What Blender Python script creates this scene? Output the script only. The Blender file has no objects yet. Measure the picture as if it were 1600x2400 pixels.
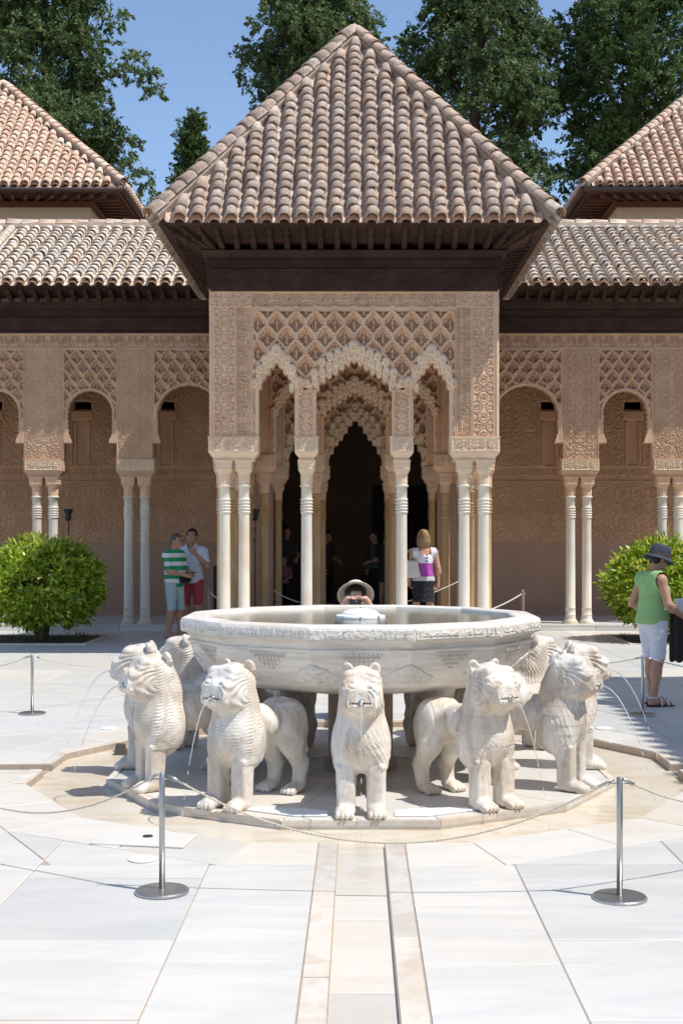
import bpy, math, random
import numpy as np
from mathutils import Vector, Matrix, Euler

SC = bpy.context.scene
COL = SC.collection
R = math.radians
random.seed(7)
RNG = np.random.default_rng(7)

# ------------------------------------------------------------------ camera
EYE = 1.68
F_PX, CX, HY = 2983.0, 838.0, 1256.0      # focal length, axis and horizon measured on the 1600 x 2400 photograph
cam_d = bpy.data.cameras.new('camera')
cam = bpy.data.objects.new('camera', cam_d)
COL.objects.link(cam)
cam.location = (0, 0, EYE)
cam.rotation_euler = (R(90), 0, 0)
cam_d.sensor_fit = 'VERTICAL'
cam_d.sensor_height = 36.0
cam_d.lens = F_PX / 2400 * 36.0
cam_d.shift_x = -(CX - 800) / 2400
cam_d.shift_y = (HY - 1200) / 2400
cam_d.clip_start = 0.1
cam_d.clip_end = 6000
SC.camera = cam

# ------------------------------------------------------------------ sky and sun
SUN_K = Vector((-0.50, 0.24, -1.0))        # the way the sunlight travels
to_sun = (-SUN_K).normalized()
elev = math.asin(to_sun.z)
w = bpy.data.worlds.new('World')
SC.world = w
w.use_nodes = True
nt = w.node_tree
bg = nt.nodes['Background']
sky = nt.nodes.new('ShaderNodeTexSky')
sky.sky_type = 'NISHITA'
sky.sun_disc = False
sky.sun_elevation = elev
sky.sun_rotation = math.atan2(to_sun.x, to_sun.y)
sky.altitude = 700
sky.air_density = 1.0
sky.dust_density = 0.6
sky.ozone_density = 1.6
nt.links.new(sky.outputs[0], bg.inputs[0])
bg.inputs[1].default_value = 0.127
sun_d = bpy.data.lights.new('sun', 'SUN')
sun_d.energy = 3.4
sun_d.angle = R(0.55)
sun_d.color = (1.0, 0.955, 0.885)
sun = bpy.data.objects.new('sun', sun_d)
COL.objects.link(sun)
sun.rotation_euler = SUN_K.to_track_quat('-Z', 'Y').to_euler()
sun.location = (6, -4, 20)
vs = SC.view_settings
vs.view_transform = 'Standard'
vs.look = 'None'
vs.gamma = 1
vs.exposure = 0.60
SC.render.engine = 'CYCLES'
SC.cycles.use_denoising = True
SC.cycles.max_bounces = 8
SC.cycles.diffuse_bounces = 5
SC.cycles.transparent_max_bounces = 8
SC.cycles.caustics_reflective = False
SC.cycles.caustics_refractive = False
SC.cycles.sample_clamp_indirect = 6

# ------------------------------------------------------------------ helpers
def at(px, py, Y):
    """pixel of the photograph at depth Y -> point in the place (used to take measurements)"""
    return Vector(((px - CX) * Y / F_PX, Y, EYE - (py - HY) * Y / F_PX))

def gp(px, py, z=0.0):
    Y = F_PX * (EYE - z) / (py - HY)
    return Vector(((px - CX) * Y / F_PX, Y, z))

class MB:
    def __init__(s):
        s.v = []; s.f = []
    def add(s, vs, fs):
        b = len(s.v)
        s.v.extend([tuple(map(float, p)) for p in vs])
        s.f.extend([tuple(int(i) + b for i in f) for f in fs])
        return s
    def box(s, x0, x1, y0, y1, z0, z1):
        v = [(x0,y0,z0),(x1,y0,z0),(x1,y1,z0),(x0,y1,z0),(x0,y0,z1),(x1,y0,z1),(x1,y1,z1),(x0,y1,z1)]
        return s.add(v, [(3,2,1,0),(4,5,6,7),(0,1,5,4),(1,2,6,5),(2,3,7,6),(3,0,4,7)])
    def loft(s, rings, cap=True, closed=True):
        n = len(rings[0]); vs = [p for r in rings for p in r]; fs = []
        for i in range(len(rings) - 1):
            for j in range(n if closed else n - 1):
                a, b = i*n + j, i*n + (j+1) % n
                fs.append((a, b, b+n, a+n))
        if cap:
            fs.append(tuple(range(n-1, -1, -1)))
            fs.append(tuple(range((len(rings)-1)*n, len(rings)*n)))
        return s.add(vs, fs)
    def rects(s, prof, cx=0, cy=0, cap=True):
        """prof: list of (z, half x, half y)"""
        return s.loft([[(cx-a,cy-b,z),(cx+a,cy-b,z),(cx+a,cy+b,z),(cx-a,cy+b,z)] for z,a,b in prof], cap)
    def lathe(s, prof, n=20, c=(0,0), cap=True):
        return s.loft([[(c[0]+r*math.cos(2*math.pi*k/n), c[1]+r*math.sin(2*math.pi*k/n), z) for k in range(n)] for r,z in prof], cap)
    def tube(s, pts, rad, n=8, cap=True):
        pts = [Vector(p) for p in pts]
        rad = rad if isinstance(rad, (list, tuple)) else [rad]*len(pts)
        rings = []; up = None
        for i, p in enumerate(pts):
            t = (pts[min(i+1, len(pts)-1)] - pts[max(i-1, 0)]).normalized()
            if up is None:
                up = Vector((0,0,1)) if abs(t.z) < .9 else Vector((0,1,0))
            side = t.cross(up).normalized(); up = side.cross(t).normalized()
            rings.append([p + rad[i]*(math.cos(2*math.pi*k/n)*side + math.sin(2*math.pi*k/n)*up) for k in range(n)])
        return s.loft(rings, cap)
    def prism(s, poly, z0, z1, ins=0.0, bev=0.0):
        """poly (ccw) extruded in z; top edge bevelled by bev"""
        n = len(poly)
        if bev > 0:
            c = Vector((sum(p[0] for p in poly)/n, sum(p[1] for p in poly)/n))
            top = []
            for p in poly:
                d = (c - Vector(p[:2])); L = d.length
                q = Vector(p[:2]) + d * (min(bev*1.4, L*.3)/L)
                top.append((q.x, q.y, z1))
            return s.loft([[(p[0],p[1],z0) for p in poly],[(p[0],p[1],z1-bev) for p in poly], top])
        return s.loft([[(p[0],p[1],z0) for p in poly],[(p[0],p[1],z1) for p in poly]])
    def mesh(s, name, mat=None, smooth=False):
        me = bpy.data.meshes.new(name)
        me.from_pydata(s.v, [], s.f)
        if smooth:
            me.polygons.foreach_set('use_smooth', np.ones(len(me.polygons), bool))
        if mat:
            me.materials.append(mat)
        me.update()
        return me
    def build(s, name, mat, parent=None, smooth=False, local=False):
        return link(name, s.mesh(name, mat, smooth), parent, local=local)

def wloc(o):
    """world translation of an unrotated thing"""
    p = Vector((0,0,0))
    while o is not None:
        p = p + o.location; o = o.parent
    return p

def link(name, me, parent=None, loc=None, local=False):
    """world-coordinate mesh under an unrotated parent (local=True: mesh coordinates are the parent's own)"""
    o = bpy.data.objects.new(name, me)
    COL.objects.link(o)
    if parent is not None:
        o.parent = parent
        if not local:
            o.location = -wloc(parent)
    if loc is not None:
        o.location = Vector(o.location) + Vector(loc)
    return o

def tag(o, label=None, cat=None, group=None, kind=None):
    if label: o['label'] = label
    if cat: o['category'] = cat
    if group: o['group'] = group
    if kind: o['kind'] = kind
    return o

def thing(name, label, cat, loc=(0,0,0), rz=0.0, group=None):
    o = bpy.data.objects.new(name, None)
    o.empty_display_size = .2
    COL.objects.link(o)
    o.location = loc
    o.rotation_euler = (0, 0, rz)
    return tag(o, label, cat, group)

def np_mesh(name, V, Fq, mat=None, smooth=True):
    """fast mesh from numpy arrays; Fq: (n,4) or (n,3)"""
    me = bpy.data.meshes.new(name)
    V = np.asarray(V, np.float32); Fq = np.asarray(Fq, np.int32)
    k = Fq.shape[1]
    me.vertices.add(len(V)); me.vertices.foreach_set('co', V.ravel())
    me.loops.add(Fq.size); me.loops.foreach_set('vertex_index', Fq.ravel())
    me.polygons.add(len(Fq))
    me.polygons.foreach_set('loop_start', np.arange(0, Fq.size, k, dtype=np.int32))
    if smooth:
        me.polygons.foreach_set('use_smooth', np.ones(len(Fq), bool))
    me.update(calc_edges=True)
    if mat: me.materials.append(mat)
    return me

# ------------------------------------------------------------------ materials
class NT:
    def __init__(s, name):
        s.m = bpy.data.materials.new(name); s.m.use_nodes = True
        s.t = s.m.node_tree; s.b = s.t.nodes['Principled BSDF']
    def n(s, typ, **kw):
        nd = s.t.nodes.new(typ)
        for k, v in kw.items():
            if hasattr(nd, k) and not k.startswith('i_'): setattr(nd, k, v)
        return nd
    def l(s, a, b): s.t.links.new(a, b)
    def coord(s, scale=(1,1,1), rand=0.0, world=False):
        if world:
            src = s.n('ShaderNodeNewGeometry').outputs['Position']
        else:
            src = s.n('ShaderNodeTexCoord').outputs['Object']
        if rand:
            oi = s.n('ShaderNodeObjectInfo')
            mu = s.n('ShaderNodeVectorMath', operation='SCALE'); mu.inputs[0].default_value = (1.7, 2.3, 3.1)
            m2 = s.n('ShaderNodeMath', operation='MULTIPLY'); m2.inputs[1].default_value = rand
            s.l(oi.outputs['Random'], m2.inputs[0]); s.l(m2.outputs[0], mu.inputs['Scale'])
            ad = s.n('ShaderNodeVectorMath', operation='ADD')
            s.l(src, ad.inputs[0]); s.l(mu.outputs[0], ad.inputs[1]); src = ad.outputs[0]
        mp = s.n('ShaderNodeMapping'); mp.inputs['Scale'].default_value = scale
        s.l(src, mp.inputs['Vector'])
        return mp.outputs[0]
    def noise(s, vec, scale, detail=4, rough=.55, dist=0.0):
        nd = s.n('ShaderNodeTexNoise'); nd.inputs['Scale'].default_value = scale
        nd.inputs['Detail'].default_value = detail; nd.inputs['Roughness'].default_value = rough
        nd.inputs['Distortion'].default_value = dist
        s.l(vec, nd.inputs['Vector']); return nd.outputs[0]
    def ramp(s, fac, stops):
        nd = s.n('ShaderNodeValToRGB'); cr = nd.color_ramp
        while len(cr.elements) < len(stops): cr.elements.new(.5)
        for e, (p, c) in zip(cr.elements, stops):
            e.position = p; e.color = (*c, 1) if len(c) == 3 else c
        s.l(fac, nd.inputs[0]); return nd.outputs[0]
    def mix(s, fac, a, b, mode='MIX'):
        nd = s.n('ShaderNodeMix'); nd.data_type = 'RGBA'; nd.blend_type = mode
        for sock, v in ((nd.inputs[0], fac), (nd.inputs[6], a), (nd.inputs[7], b)):
            if isinstance(v, (int, float)): sock.default_value = v
            elif isinstance(v, tuple): sock.default_value = (*v, 1)
            else: s.l(v, sock)
        return nd.outputs[2]
    def math(s, op, a, b=0.0):
        nd = s.n('ShaderNodeMath', operation=op)
        for sock, v in ((nd.inputs[0], a), (nd.inputs[1], b)):
            if isinstance(v, (int, float)): sock.default_value = v
            else: s.l(v, sock)
        return nd.outputs[0]
    def bump(s, h, strength=.3, dist=.01, prev=None):
        nd = s.n('ShaderNodeBump'); nd.inputs['Strength'].default_value = strength
        nd.inputs['Distance'].default_value = dist; s.l(h, nd.inputs['Height'])
        if prev: s.l(prev, nd.inputs['Normal'])
        s.l(nd.outputs[0], s.b.inputs['Normal']); return nd.outputs[0]
    def out(s, col=None, rough=.6, metal=0.0, spec=None):
        if col is not None:
            if isinstance(col, tuple): s.b.inputs['Base Color'].default_value = (*col, 1)
            else: s.l(col, s.b.inputs['Base Color'])
        if isinstance(rough, (int, float)): s.b.inputs['Roughness'].default_value = rough
        else: s.l(rough, s.b.inputs['Roughness'])
        s.b.inputs['Metallic'].default_value = metal
        if spec is not None: s.b.inputs['Specular IOR Level'].default_value = spec
        return s.m

def plain(name, c, c2=None, scale=6, rough=.7, metal=0.0, bump=.0, bscale=40, stretch=(1,1,1), spec=None, rand=0.0):
    t = NT(name); v = t.coord(stretch, rand)
    c2 = c2 or tuple(x*.8 for x in c)
    t.out(t.ramp(t.noise(v, scale, 5), [(.3, c2), (.7, c)]), rough, metal, spec)
    if bump: t.bump(t.noise(v, bscale, 4), bump, .01)
    return t.m

def m_marble(name, base, vein, warm, scale=1.0, rough=.35, stretch=(1,4,4), veinamt=.5, warmamt=.3, rand=30.0, bump=.05, grain=60):
    t = NT(name)
    v = t.coord(stretch, rand)
    v2 = t.coord((1,1,1), rand)
    n1 = t.noise(v, 1.6*scale, 6, .6, 1.2)
    n2 = t.noise(v2, .9*scale, 3, .5)
    n3 = t.noise(v, 5*scale, 6, .65, .6)
    f = t.ramp(n1, [(.42, (0,0,0)), (.60, (1,1,1))])
    f2 = t.ramp(n3, [(.5, (0,0,0)), (.72, (1,1,1))])
    ff = t.math('MULTIPLY', t.math('ADD', t.math('MULTIPLY', f, .6), t.math('MULTIPLY', f2, .5)), veinamt)
    c = t.mix(ff, base, vein)
    c = t.mix(t.math('MULTIPLY', t.ramp(n2, [(.5, (0,0,0)), (.75, (1,1,1))]), warmamt), c, warm)
    if rand:
        oi = t.n('ShaderNodeObjectInfo'); g = t.ramp(oi.outputs['Random'], [(0,(.86,.87,.88)),(.5,(1,1,1)),(1,(1.0,.965,.92))])
        c = t.mix(1.0, c, g, 'MULTIPLY')
    t.out(c, t.ramp(n3, [(0, (rough*.8,)*3), (1, (min(1, rough*1.25),)*3)]), 0, .4)
    if bump: t.bump(t.noise(v2, grain, 4), bump, .01)
    return t.m

M = {}
M['slab'] = m_marble('floor marble', (.645,.635,.605), (.48,.485,.48), (.60,.55,.47), 1.0, .35, (.6,2.6,1), .60, .40)
M['slab_warm'] = m_marble('stained floor marble', (.645,.625,.58), (.53,.485,.42), (.58,.48,.37), 1.2, .42, (.8,2.2,1), .5, .6)
M['pool_stone'] = m_marble('lime-stained pool marble', (.655,.615,.535), (.52,.40,.26), (.65,.625,.575), 1.6, .2, (1.0,2.2,1), .75, .95, bump=.15)
M['kerb'] = m_marble('worn kerb marble', (.65,.62,.57), (.46,.35,.24), (.52,.41,.31), 3.0, .5, (1,1,1), .55, .7, bump=.25)
M['mortar'] = plain('floor joint mortar', (.44,.36,.29), (.34,.27,.21), 20, .9, bump=.2)
M['lion'] = m_marble('carved weathered marble', (.755,.73,.68), (.47,.37,.28), (.60,.47,.35), 2.2, .5, (1.7,1.7,.6), .95, .65, 30, .32, 80)
M['basin'] = m_marble('basin marble', (.76,.73,.68), (.54,.48,.41), (.66,.54,.41), 1.5, .45, (.8,.8,6), .85, .45, 0, .14, 70)
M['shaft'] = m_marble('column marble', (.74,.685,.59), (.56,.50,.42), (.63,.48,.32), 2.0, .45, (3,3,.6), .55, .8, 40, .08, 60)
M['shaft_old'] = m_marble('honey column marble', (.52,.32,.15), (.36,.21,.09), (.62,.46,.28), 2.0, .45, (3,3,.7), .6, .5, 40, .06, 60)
M['stucco'] = plain('carved stucco', (.78,.535,.355), (.63,.405,.26), 2.6, .85, bump=.3, bscale=60)
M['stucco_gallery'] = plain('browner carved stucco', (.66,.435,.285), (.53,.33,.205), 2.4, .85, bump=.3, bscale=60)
M['stucco_pale'] = plain('pale carved stucco', (.82,.64,.455), (.70,.51,.34), 4, .8, bump=.2, bscale=55)
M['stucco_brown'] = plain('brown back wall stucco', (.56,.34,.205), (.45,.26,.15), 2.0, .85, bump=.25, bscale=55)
M['dado'] = plain('terracotta plaster', (.42,.265,.185), (.365,.225,.155), 1.2, .85, bump=.1, bscale=30)
M['tower_plaster'] = plain('cream pink plaster', (.66,.52,.41), (.60,.465,.36), 1.5, .85, bump=.1, bscale=30)
M['wood'] = plain('dark carved cedar', (.072,.042,.032), (.040,.022,.017), 3, .8, bump=.5, bscale=45, stretch=(1,1,1.5), spec=.15)
M['wood_red'] = plain('red brown eave timber', (.16,.070,.045), (.10,.042,.028), 5, .65, bump=.2, stretch=(1,6,6))
M['gutter'] = plain('brown metal gutter', (.13,.085,.07), (.09,.06,.05), 5, .45, .4)
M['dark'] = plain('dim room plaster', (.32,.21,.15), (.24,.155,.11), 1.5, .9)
M['steel'] = plain('brushed steel', (.50,.49,.47), (.42,.41,.40), 30, .34, .9, stretch=(1,1,.1))
M['rope'] = plain('off-white cord', (.66,.60,.50), (.50,.44,.35), 60, .9, bump=.5, bscale=250)
M['white_sheet'] = plain('white sheet', (.84,.84,.85), (.80,.80,.82), 4, .5)
M['soil'] = plain('dark planting soil', (.06,.045,.03), (.03,.022,.016), 25, .95, bump=.6, bscale=50)

def m_tile(name, stops, lichen=.5):
    t = NT(name)
    oi = t.n('ShaderNodeObjectInfo'); ge = t.n('ShaderNodeNewGeometry')
    r = t.math('FRACT', t.math('ADD', oi.outputs['Random'], ge.outputs['Random Per Island']))
    c = t.ramp(r, stops)
    v = t.coord((1,1,1), 40)
    n = t.noise(v, 9, 6, .7); n2 = t.noise(v, 28, 5, .7)
    c = t.mix(t.math('MULTIPLY', t.ramp(n, [(.45,(0,0,0)),(.62,(1,1,1))]), lichen), c, (.37,.285,.23))
    c = t.mix(t.math('MULTIPLY', t.ramp(n2, [(.55,(0,0,0)),(.66,(1,1,1))]), lichen), c, (.13,.105,.085))
    c = t.mix(t.math('MULTIPLY', t.ramp(n2, [(.33,(1,1,1)),(.42,(0,0,0))]), lichen*.8), c, (.55,.52,.47))
    t.out(c, .9); t.bump(n2, .35, .01)
    return t.m
M['tile'] = m_tile('weathered roof tile', [(0,(.57,.42,.325)),(.3,(.63,.455,.345)),(.55,(.49,.345,.26)),(.8,(.66,.55,.455)),(1,(.44,.32,.25))], .9)
M['tile_grey'] = m_tile('grey lichen roof tile', [(0,(.66,.60,.53)),(.3,(.76,.65,.50)),(.6,(.58,.53,.48)),(.85,(.72,.55,.40)),(1,(.62,.58,.54))], .6)
M['tile_pink'] = m_tile('pink clay roof tile', [(0,(.72,.47,.34)),(.25,(.78,.56,.42)),(.5,(.66,.42,.30)),(.75,(.80,.66,.50)),(1,(.58,.40,.30))], .2)
M['tile_clay'] = m_tile('orange clay tile end', [(0,(.46,.25,.14)),(.5,(.40,.22,.13)),(1,(.50,.30,.18))], .2)
M['tile_mortar'] = plain('roof mortar', (.40,.315,.25), (.29,.225,.175), 12, .95, bump=.4)

# ------------------------------------------------------------------ relief sheets
def relief(name, x0, x1, z0, z1, res, hfun, solid=None, depth=.3, mat=None, back=True):
    """carved sheet in the XZ plane facing -Y (front plane y=0, relief towards -Y),
    with openings where solid() is False, reveals and a back face at y=depth"""
    nx, nz = int(round((x1-x0)/res)), int(round((z1-z0)/res))
    xs = np.linspace(x0, x1, nx+1); zs = np.linspace(z0, z1, nz+1)
    X, Z = np.meshgrid(xs, zs, indexing='ij')
    Hh = hfun(X, Z)
    cx, cz = np.meshgrid((xs[1:]+xs[:-1])/2, (zs[1:]+zs[:-1])/2, indexing='ij')
    S = solid(cx, cz) if solid is not None else np.ones((nx, nz), bool)
    idx = np.arange((nx+1)*(nz+1)).reshape(nx+1, nz+1)
    a, b, c, d = idx[:-1,:-1], idx[1:,:-1], idx[1:,1:], idx[:-1,1:]
    Fr = np.stack([a,b,c,d], -1)[S]
    V = np.stack([X, -Hh, Z], -1).reshape(-1, 3)
    faces = [Fr]; verts = [V]
    if back:
        off = len(V)
        VB = np.stack([X, np.full_like(X, depth), Z], -1).reshape(-1, 3)
        verts.append(VB)
        Sp = np.zeros((nx+2, nz+2), bool); Sp[1:-1,1:-1] = S
        q = []
        core = Sp[1:-1,1:-1]
        for (nb, e0, e1) in ((Sp[:-2,1:-1], d, a), (Sp[2:,1:-1], b, c), (Sp[1:-1,:-2], a, b), (Sp[1:-1,2:], c, d)):
            m = core & ~nb
            q.append(np.stack([e1[m], e0[m], e0[m]+off, e1[m]+off], -1))
        faces += q
        Bk = np.stack([a,d,c,b], -1)[S] + off
        faces.append(Bk)
    V = np.concatenate(verts); Fq = np.concatenate(faces)
    used = np.unique(Fq); remap = np.full(len(V), -1, np.int32); remap[used] = np.arange(len(used))
    return np_mesh(name, V[used], remap[Fq], mat, smooth=False)

def _hash_noise(X, Z, f, seed):
    """smooth value noise"""
    r = np.random.default_rng(seed); T = r.random((64, 64))
    x, z = X*f, Z*f
    xi, zi = np.floor(x).astype(int), np.floor(z).astype(int)
    u, v = x-xi, z-zi
    u = u*u*(3-2*u); v = v*v*(3-2*v)
    g = lambda i, j: T[i % 64, j % 64]
    return (g(xi,zi)*(1-u)+g(xi+1,zi)*u)*(1-v)+(g(xi,zi+1)*(1-u)+g(xi+1,zi+1)*u)*v

def arabesque(X, Z, x0, x1, period, depth=.014, seed=1, f=22.0, medallions=True):
    """mirror-symmetric scrolling foliage with rows of round medallions"""
    xc = (x0+x1)/2; A = np.abs(X-xc); zz = np.abs(((Z/period) % 1.0) - .5)*period
    n1 = _hash_noise(A+3.1, zz+1.7, f, seed); n2 = _hash_noise(A+8.3, zz+5.2, f, seed+50)
    ph = np.arctan2(n2-.5, n1-.5)
    h = np.where(np.abs(np.sin(2*ph + 55*zz + 40*A)) > .55, 1.0, .0)
    h = h*.75 + .25*(np.abs(n1-.5) < .07)
    if medallions:
        dd = np.hypot(A, zz - .0)
        r = period*.26
        h = np.where(np.abs(dd-r) < .010, 1.0, h)
        h = np.where(np.abs(dd-r*.55) < .008, 1.0, h)
        dd2 = np.hypot(A-(x1-x0)*.36, zz-period*.5)
        h = np.where(np.abs(dd2-r*.8) < .009, 1.0, h)
    return h*depth

def sebka(X, Z, a, b, xc, ztop, rib=.03, style=0):
    """lozenge lattice of lobed ribs with pierced leafwork inside every lozenge"""
    best = np.full_like(X, -.055); ribs = np.full_like(X, -1.0)
    for k in (0, 1):
        lx = ((X-xc)/a + .5*k + .5) % 1.0 * a - a/2
        lz = -((ztop - Z - k*b) % (2*b))
        inside = (np.abs(lx)/(a/2) + np.abs(lz+b)/b) < 1.0
        s = a/.266; t = b/.199
        ax = np.abs(lx)/s; az = lz/t
        if style == 0:
            path = [(0,0),(.024,-.007),(.040,-.026),(.046,-.048),(.066,-.050),(.082,-.064),(.086,-.090),(.104,-.094),(.118,-.112),(.122,-.145),(.133,-.199)]
            hw = .0235
        elif style == 1:                       # broad round lobes
            path = [(0,0),(.034,-.008),(.056,-.030),(.060,-.056),(.086,-.054),(.108,-.072),(.114,-.100),(.108,-.125),(.126,-.140),(.133,-.199)]
            hw = .0215
        else:                                  # straight lozenges
            path = [(0,0),(.133,-.199)]; hw = .022
        d = np.full_like(X, 9.0)
        for (x1, y1), (x2, y2) in zip(path[:-1], path[1:]):
            vx, vy = x2-x1, y2-y1; tt = np.clip(((ax-x1)*vx+(az-y1)*vy)/(vx*vx+vy*vy), 0, 1)
            d = np.minimum(d, np.hypot(ax-x1-tt*vx, az-y1-tt*vy))
        rr = (1-(d/hw)**2)*rib
        ribs = np.maximum(ribs, rr)
        # leafwork
        leaf = np.full_like(X, -.030)
        hole = np.zeros(X.shape, bool)
        e = lambda cx, cz, rx, rz: ((ax-cx)/rx)**2 + ((az-cz)/rz)**2 < 1
        for q in ((.020,-.115,.011,.012),(.020,-.140,.009,.008),(.046,-.165,.010,.030),(.022,-.185,.008,.026),(.060,-.205,.009,.016),
                  (.034,-.225,.008,.020),(.022,-.262,.008,.012),(.075,-.178,.007,.014),(.012,-.300,.008,.012),(.045,-.252,.008,.010),(.0,-.085,.010,.007)):
            hole |= e(*q)
        leaf = np.where(e(0,-.245,.013,.016) & ~e(0,-.245,.007,.009), -.015, leaf)
        leaf = np.where(hole, -.085, leaf)
        best = np.where(inside, leaf, best)
    return np.where(ribs > 0, np.sqrt(np.clip(ribs, 0, 1)/rib)*rib*1.1 + .006, best)

# ------------------------------------------------------------------ Arabic lettering
_AR = {'ا':(0xFE8D,0xFE8E,0,0),'أ':(0xFE83,0xFE84,0,0),'إ':(0xFE87,0xFE88,0,0),'ل':(0xFEDD,0xFEDE,0xFEDF,0xFEE0),'ه':(0xFEE9,0xFEEA,0xFEEB,0xFEEC),
 'و':(0xFEED,0xFEEE,0,0),'غ':(0xFECD,0xFECE,0xFECF,0xFED0),'ب':(0xFE8F,0xFE90,0xFE91,0xFE92),'ت':(0xFE95,0xFE96,0xFE97,0xFE98),'ر':(0xFEAD,0xFEAE,0,0),
 'ك':(0xFED9,0xFEDA,0xFEDB,0xFEDC),'م':(0xFEE1,0xFEE2,0xFEE3,0xFEE4),'ن':(0xFEE5,0xFEE6,0xFEE7,0xFEE8),'ع':(0xFEC9,0xFECA,0xFECB,0xFECC),'ط':(0xFEC1,0xFEC2,0xFEC3,0xFEC4),
 'ى':(0xFEEF,0xFEF0,0,0),'ح':(0xFEA1,0xFEA2,0xFEA3,0xFEA4),'د':(0xFEA9,0xFEAA,0,0),'ي':(0xFEF1,0xFEF2,0xFEF3,0xFEF4),'ز':(0xFEAF,0xFEB0,0,0),'ج':(0xFE9D,0xFE9E,0xFE9F,0xFEA0)}
def arabic(txt):
    out = []
    for i, ch in enumerate(txt):
        if ch not in _AR: out.append(ch); continue
        prev = i > 0 and txt[i-1] in _AR and _AR[txt[i-1]][2] != 0
        nxt = i+1 < len(txt) and txt[i+1] in _AR and _AR[ch][2] != 0
        iso, fin, ini, med = _AR[ch]
        out.append(chr(med if prev and nxt and med else fin if prev else ini if nxt and ini else iso))
    return ''.join(reversed(out))

def text_mesh(name, txt, w, h, depth, mat):
    """lettering stretched to w x h in the XZ plane, standing proud towards -Y"""
    cu = bpy.data.curves.new('lettering', 'FONT'); cu.body = txt; cu.extrude = .5; cu.offset = .012; cu.resolution_u = 2
    o = bpy.data.objects.new('lettering', cu); COL.objects.link(o)
    dg = bpy.context.evaluated_depsgraph_get(); dg.update()
    ev = o.evaluated_get(dg); me0 = ev.to_mesh()
    n = len(me0.vertices); co = np.empty(n*3, np.float32); me0.vertices.foreach_get('co', co); co = co.reshape(-1, 3)
    fs = [tuple(p.vertices) for p in me0.polygons]
    ev.to_mesh_clear(); bpy.data.objects.remove(o); bpy.data.curves.remove(cu)
    lo, hi = co.min(0), co.max(0)
    V = np.stack([(co[:,0]-(lo[0]+hi[0])/2)/(hi[0]-lo[0])*w, -(co[:,2]+.5)*depth, (co[:,1]-(lo[1]+hi[1])/2)/(hi[1]-lo[1])*h], -1)
    me = bpy.data.meshes.new(name); me.from_pydata(V.tolist(), [], fs); me.materials.append(mat); me.update()
    return me
MOTTO = arabic('ولا غالب إلا الله')
VERSE = [arabic(s) for s in ('تبارك من أعطى', 'الإمام محمدا', 'مغاني زانت', 'بالجمال المغانيا')]
# ================================================================== the court floor
FC = Vector((0.02, 9.25))                    # centre of the fountain
ground = MB(); S_ = 3000.0
ground.add([(-S_,-S_,-.12),(S_,-S_,-.12),(S_,S_,-.12),(-S_,S_,-.12)], [(0,1,2,3)])
tag(ground.build('ground', plain('dry earth', (.30,.24,.17), (.22,.18,.12), 2, .95)), kind='structure')

def ngon(ap, n=12, c=FC):
    Rv = ap/math.cos(math.pi/n)
    return [(c.x + Rv*math.sin(math.pi/n + 2*math.pi*k/n), c.y - Rv*math.cos(math.pi/n + 2*math.pi*k/n)) for k in range(n)]

def clip(poly, nx, ny, d, keep_out=False):
    """keep the side nx*x+ny*y <= d (keep_out: >= d)"""
    s = -1 if keep_out else 1
    out = []; n = len(poly)
    for i in range(n):
        p, q = poly[i], poly[(i+1) % n]
        dp = s*(nx*p[0]+ny*p[1]-d); dq = s*(nx*q[0]+ny*q[1]-d)
        if dp <= 0: out.append(p)
        if dp*dq < 0:
            t = dp/(dp-dq); out.append((p[0]+(q[0]-p[0])*t, p[1]+(q[1]-p[1])*t))
    return out

def area(p):
    return .5*sum(p[i][0]*p[(i+1)%len(p)][1]-p[(i+1)%len(p)][0]*p[i][1] for i in range(len(p)))

def shrink(poly, g):
    """inset a convex ccw polygon by g"""
    q = poly
    n = len(poly)
    for i in range(n):
        a, b = poly[i], poly[(i+1) % n]
        ex, ey = b[0]-a[0], b[1]-a[1]; L = math.hypot(ex, ey)
        if L < 1e-6: continue
        nx, ny = ey/L, -ex/L
        q = clip(q, nx, ny, nx*a[0]+ny*a[1]-g)
        if len(q) < 3: return []
    return q

POOL_AP, RING_AP = 2.27, 2.75
cells = []                                   # (polygon, material key, joint half-width)
def sides(ap):
    return [((math.sin(a)), -math.cos(a), ap) for a in (2*math.pi*k/12 for k in range(12))]
# ring of slabs round the pool
inn, outr = ngon(POOL_AP), ngon(RING_AP)
for k in range(12):
    i0, i1 = inn[k-1], inn[k]; o0, o1 = outr[k-1], outr[k]
    if area([i0, o0, o1, i1]) < 0: quad = [i0, i1, o1, o0]
    else: quad = [i0, o0, o1, i1]
    ang = 2*math.pi*k/12; tx, ty = math.cos(ang), math.sin(ang)
    dc = tx*FC.x + ty*FC.y
    if k % 3 == 0:
        parts = [clip(quad, tx, ty, dc-.235), clip(quad, tx, ty, dc+.235, True)]
    else:
        parts = [clip(quad, tx, ty, dc+.05), clip(quad, tx, ty, dc+.05, True)]
    cells += [(p, 'slab_warm', .004) for p in parts if len(p) > 2]

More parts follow.
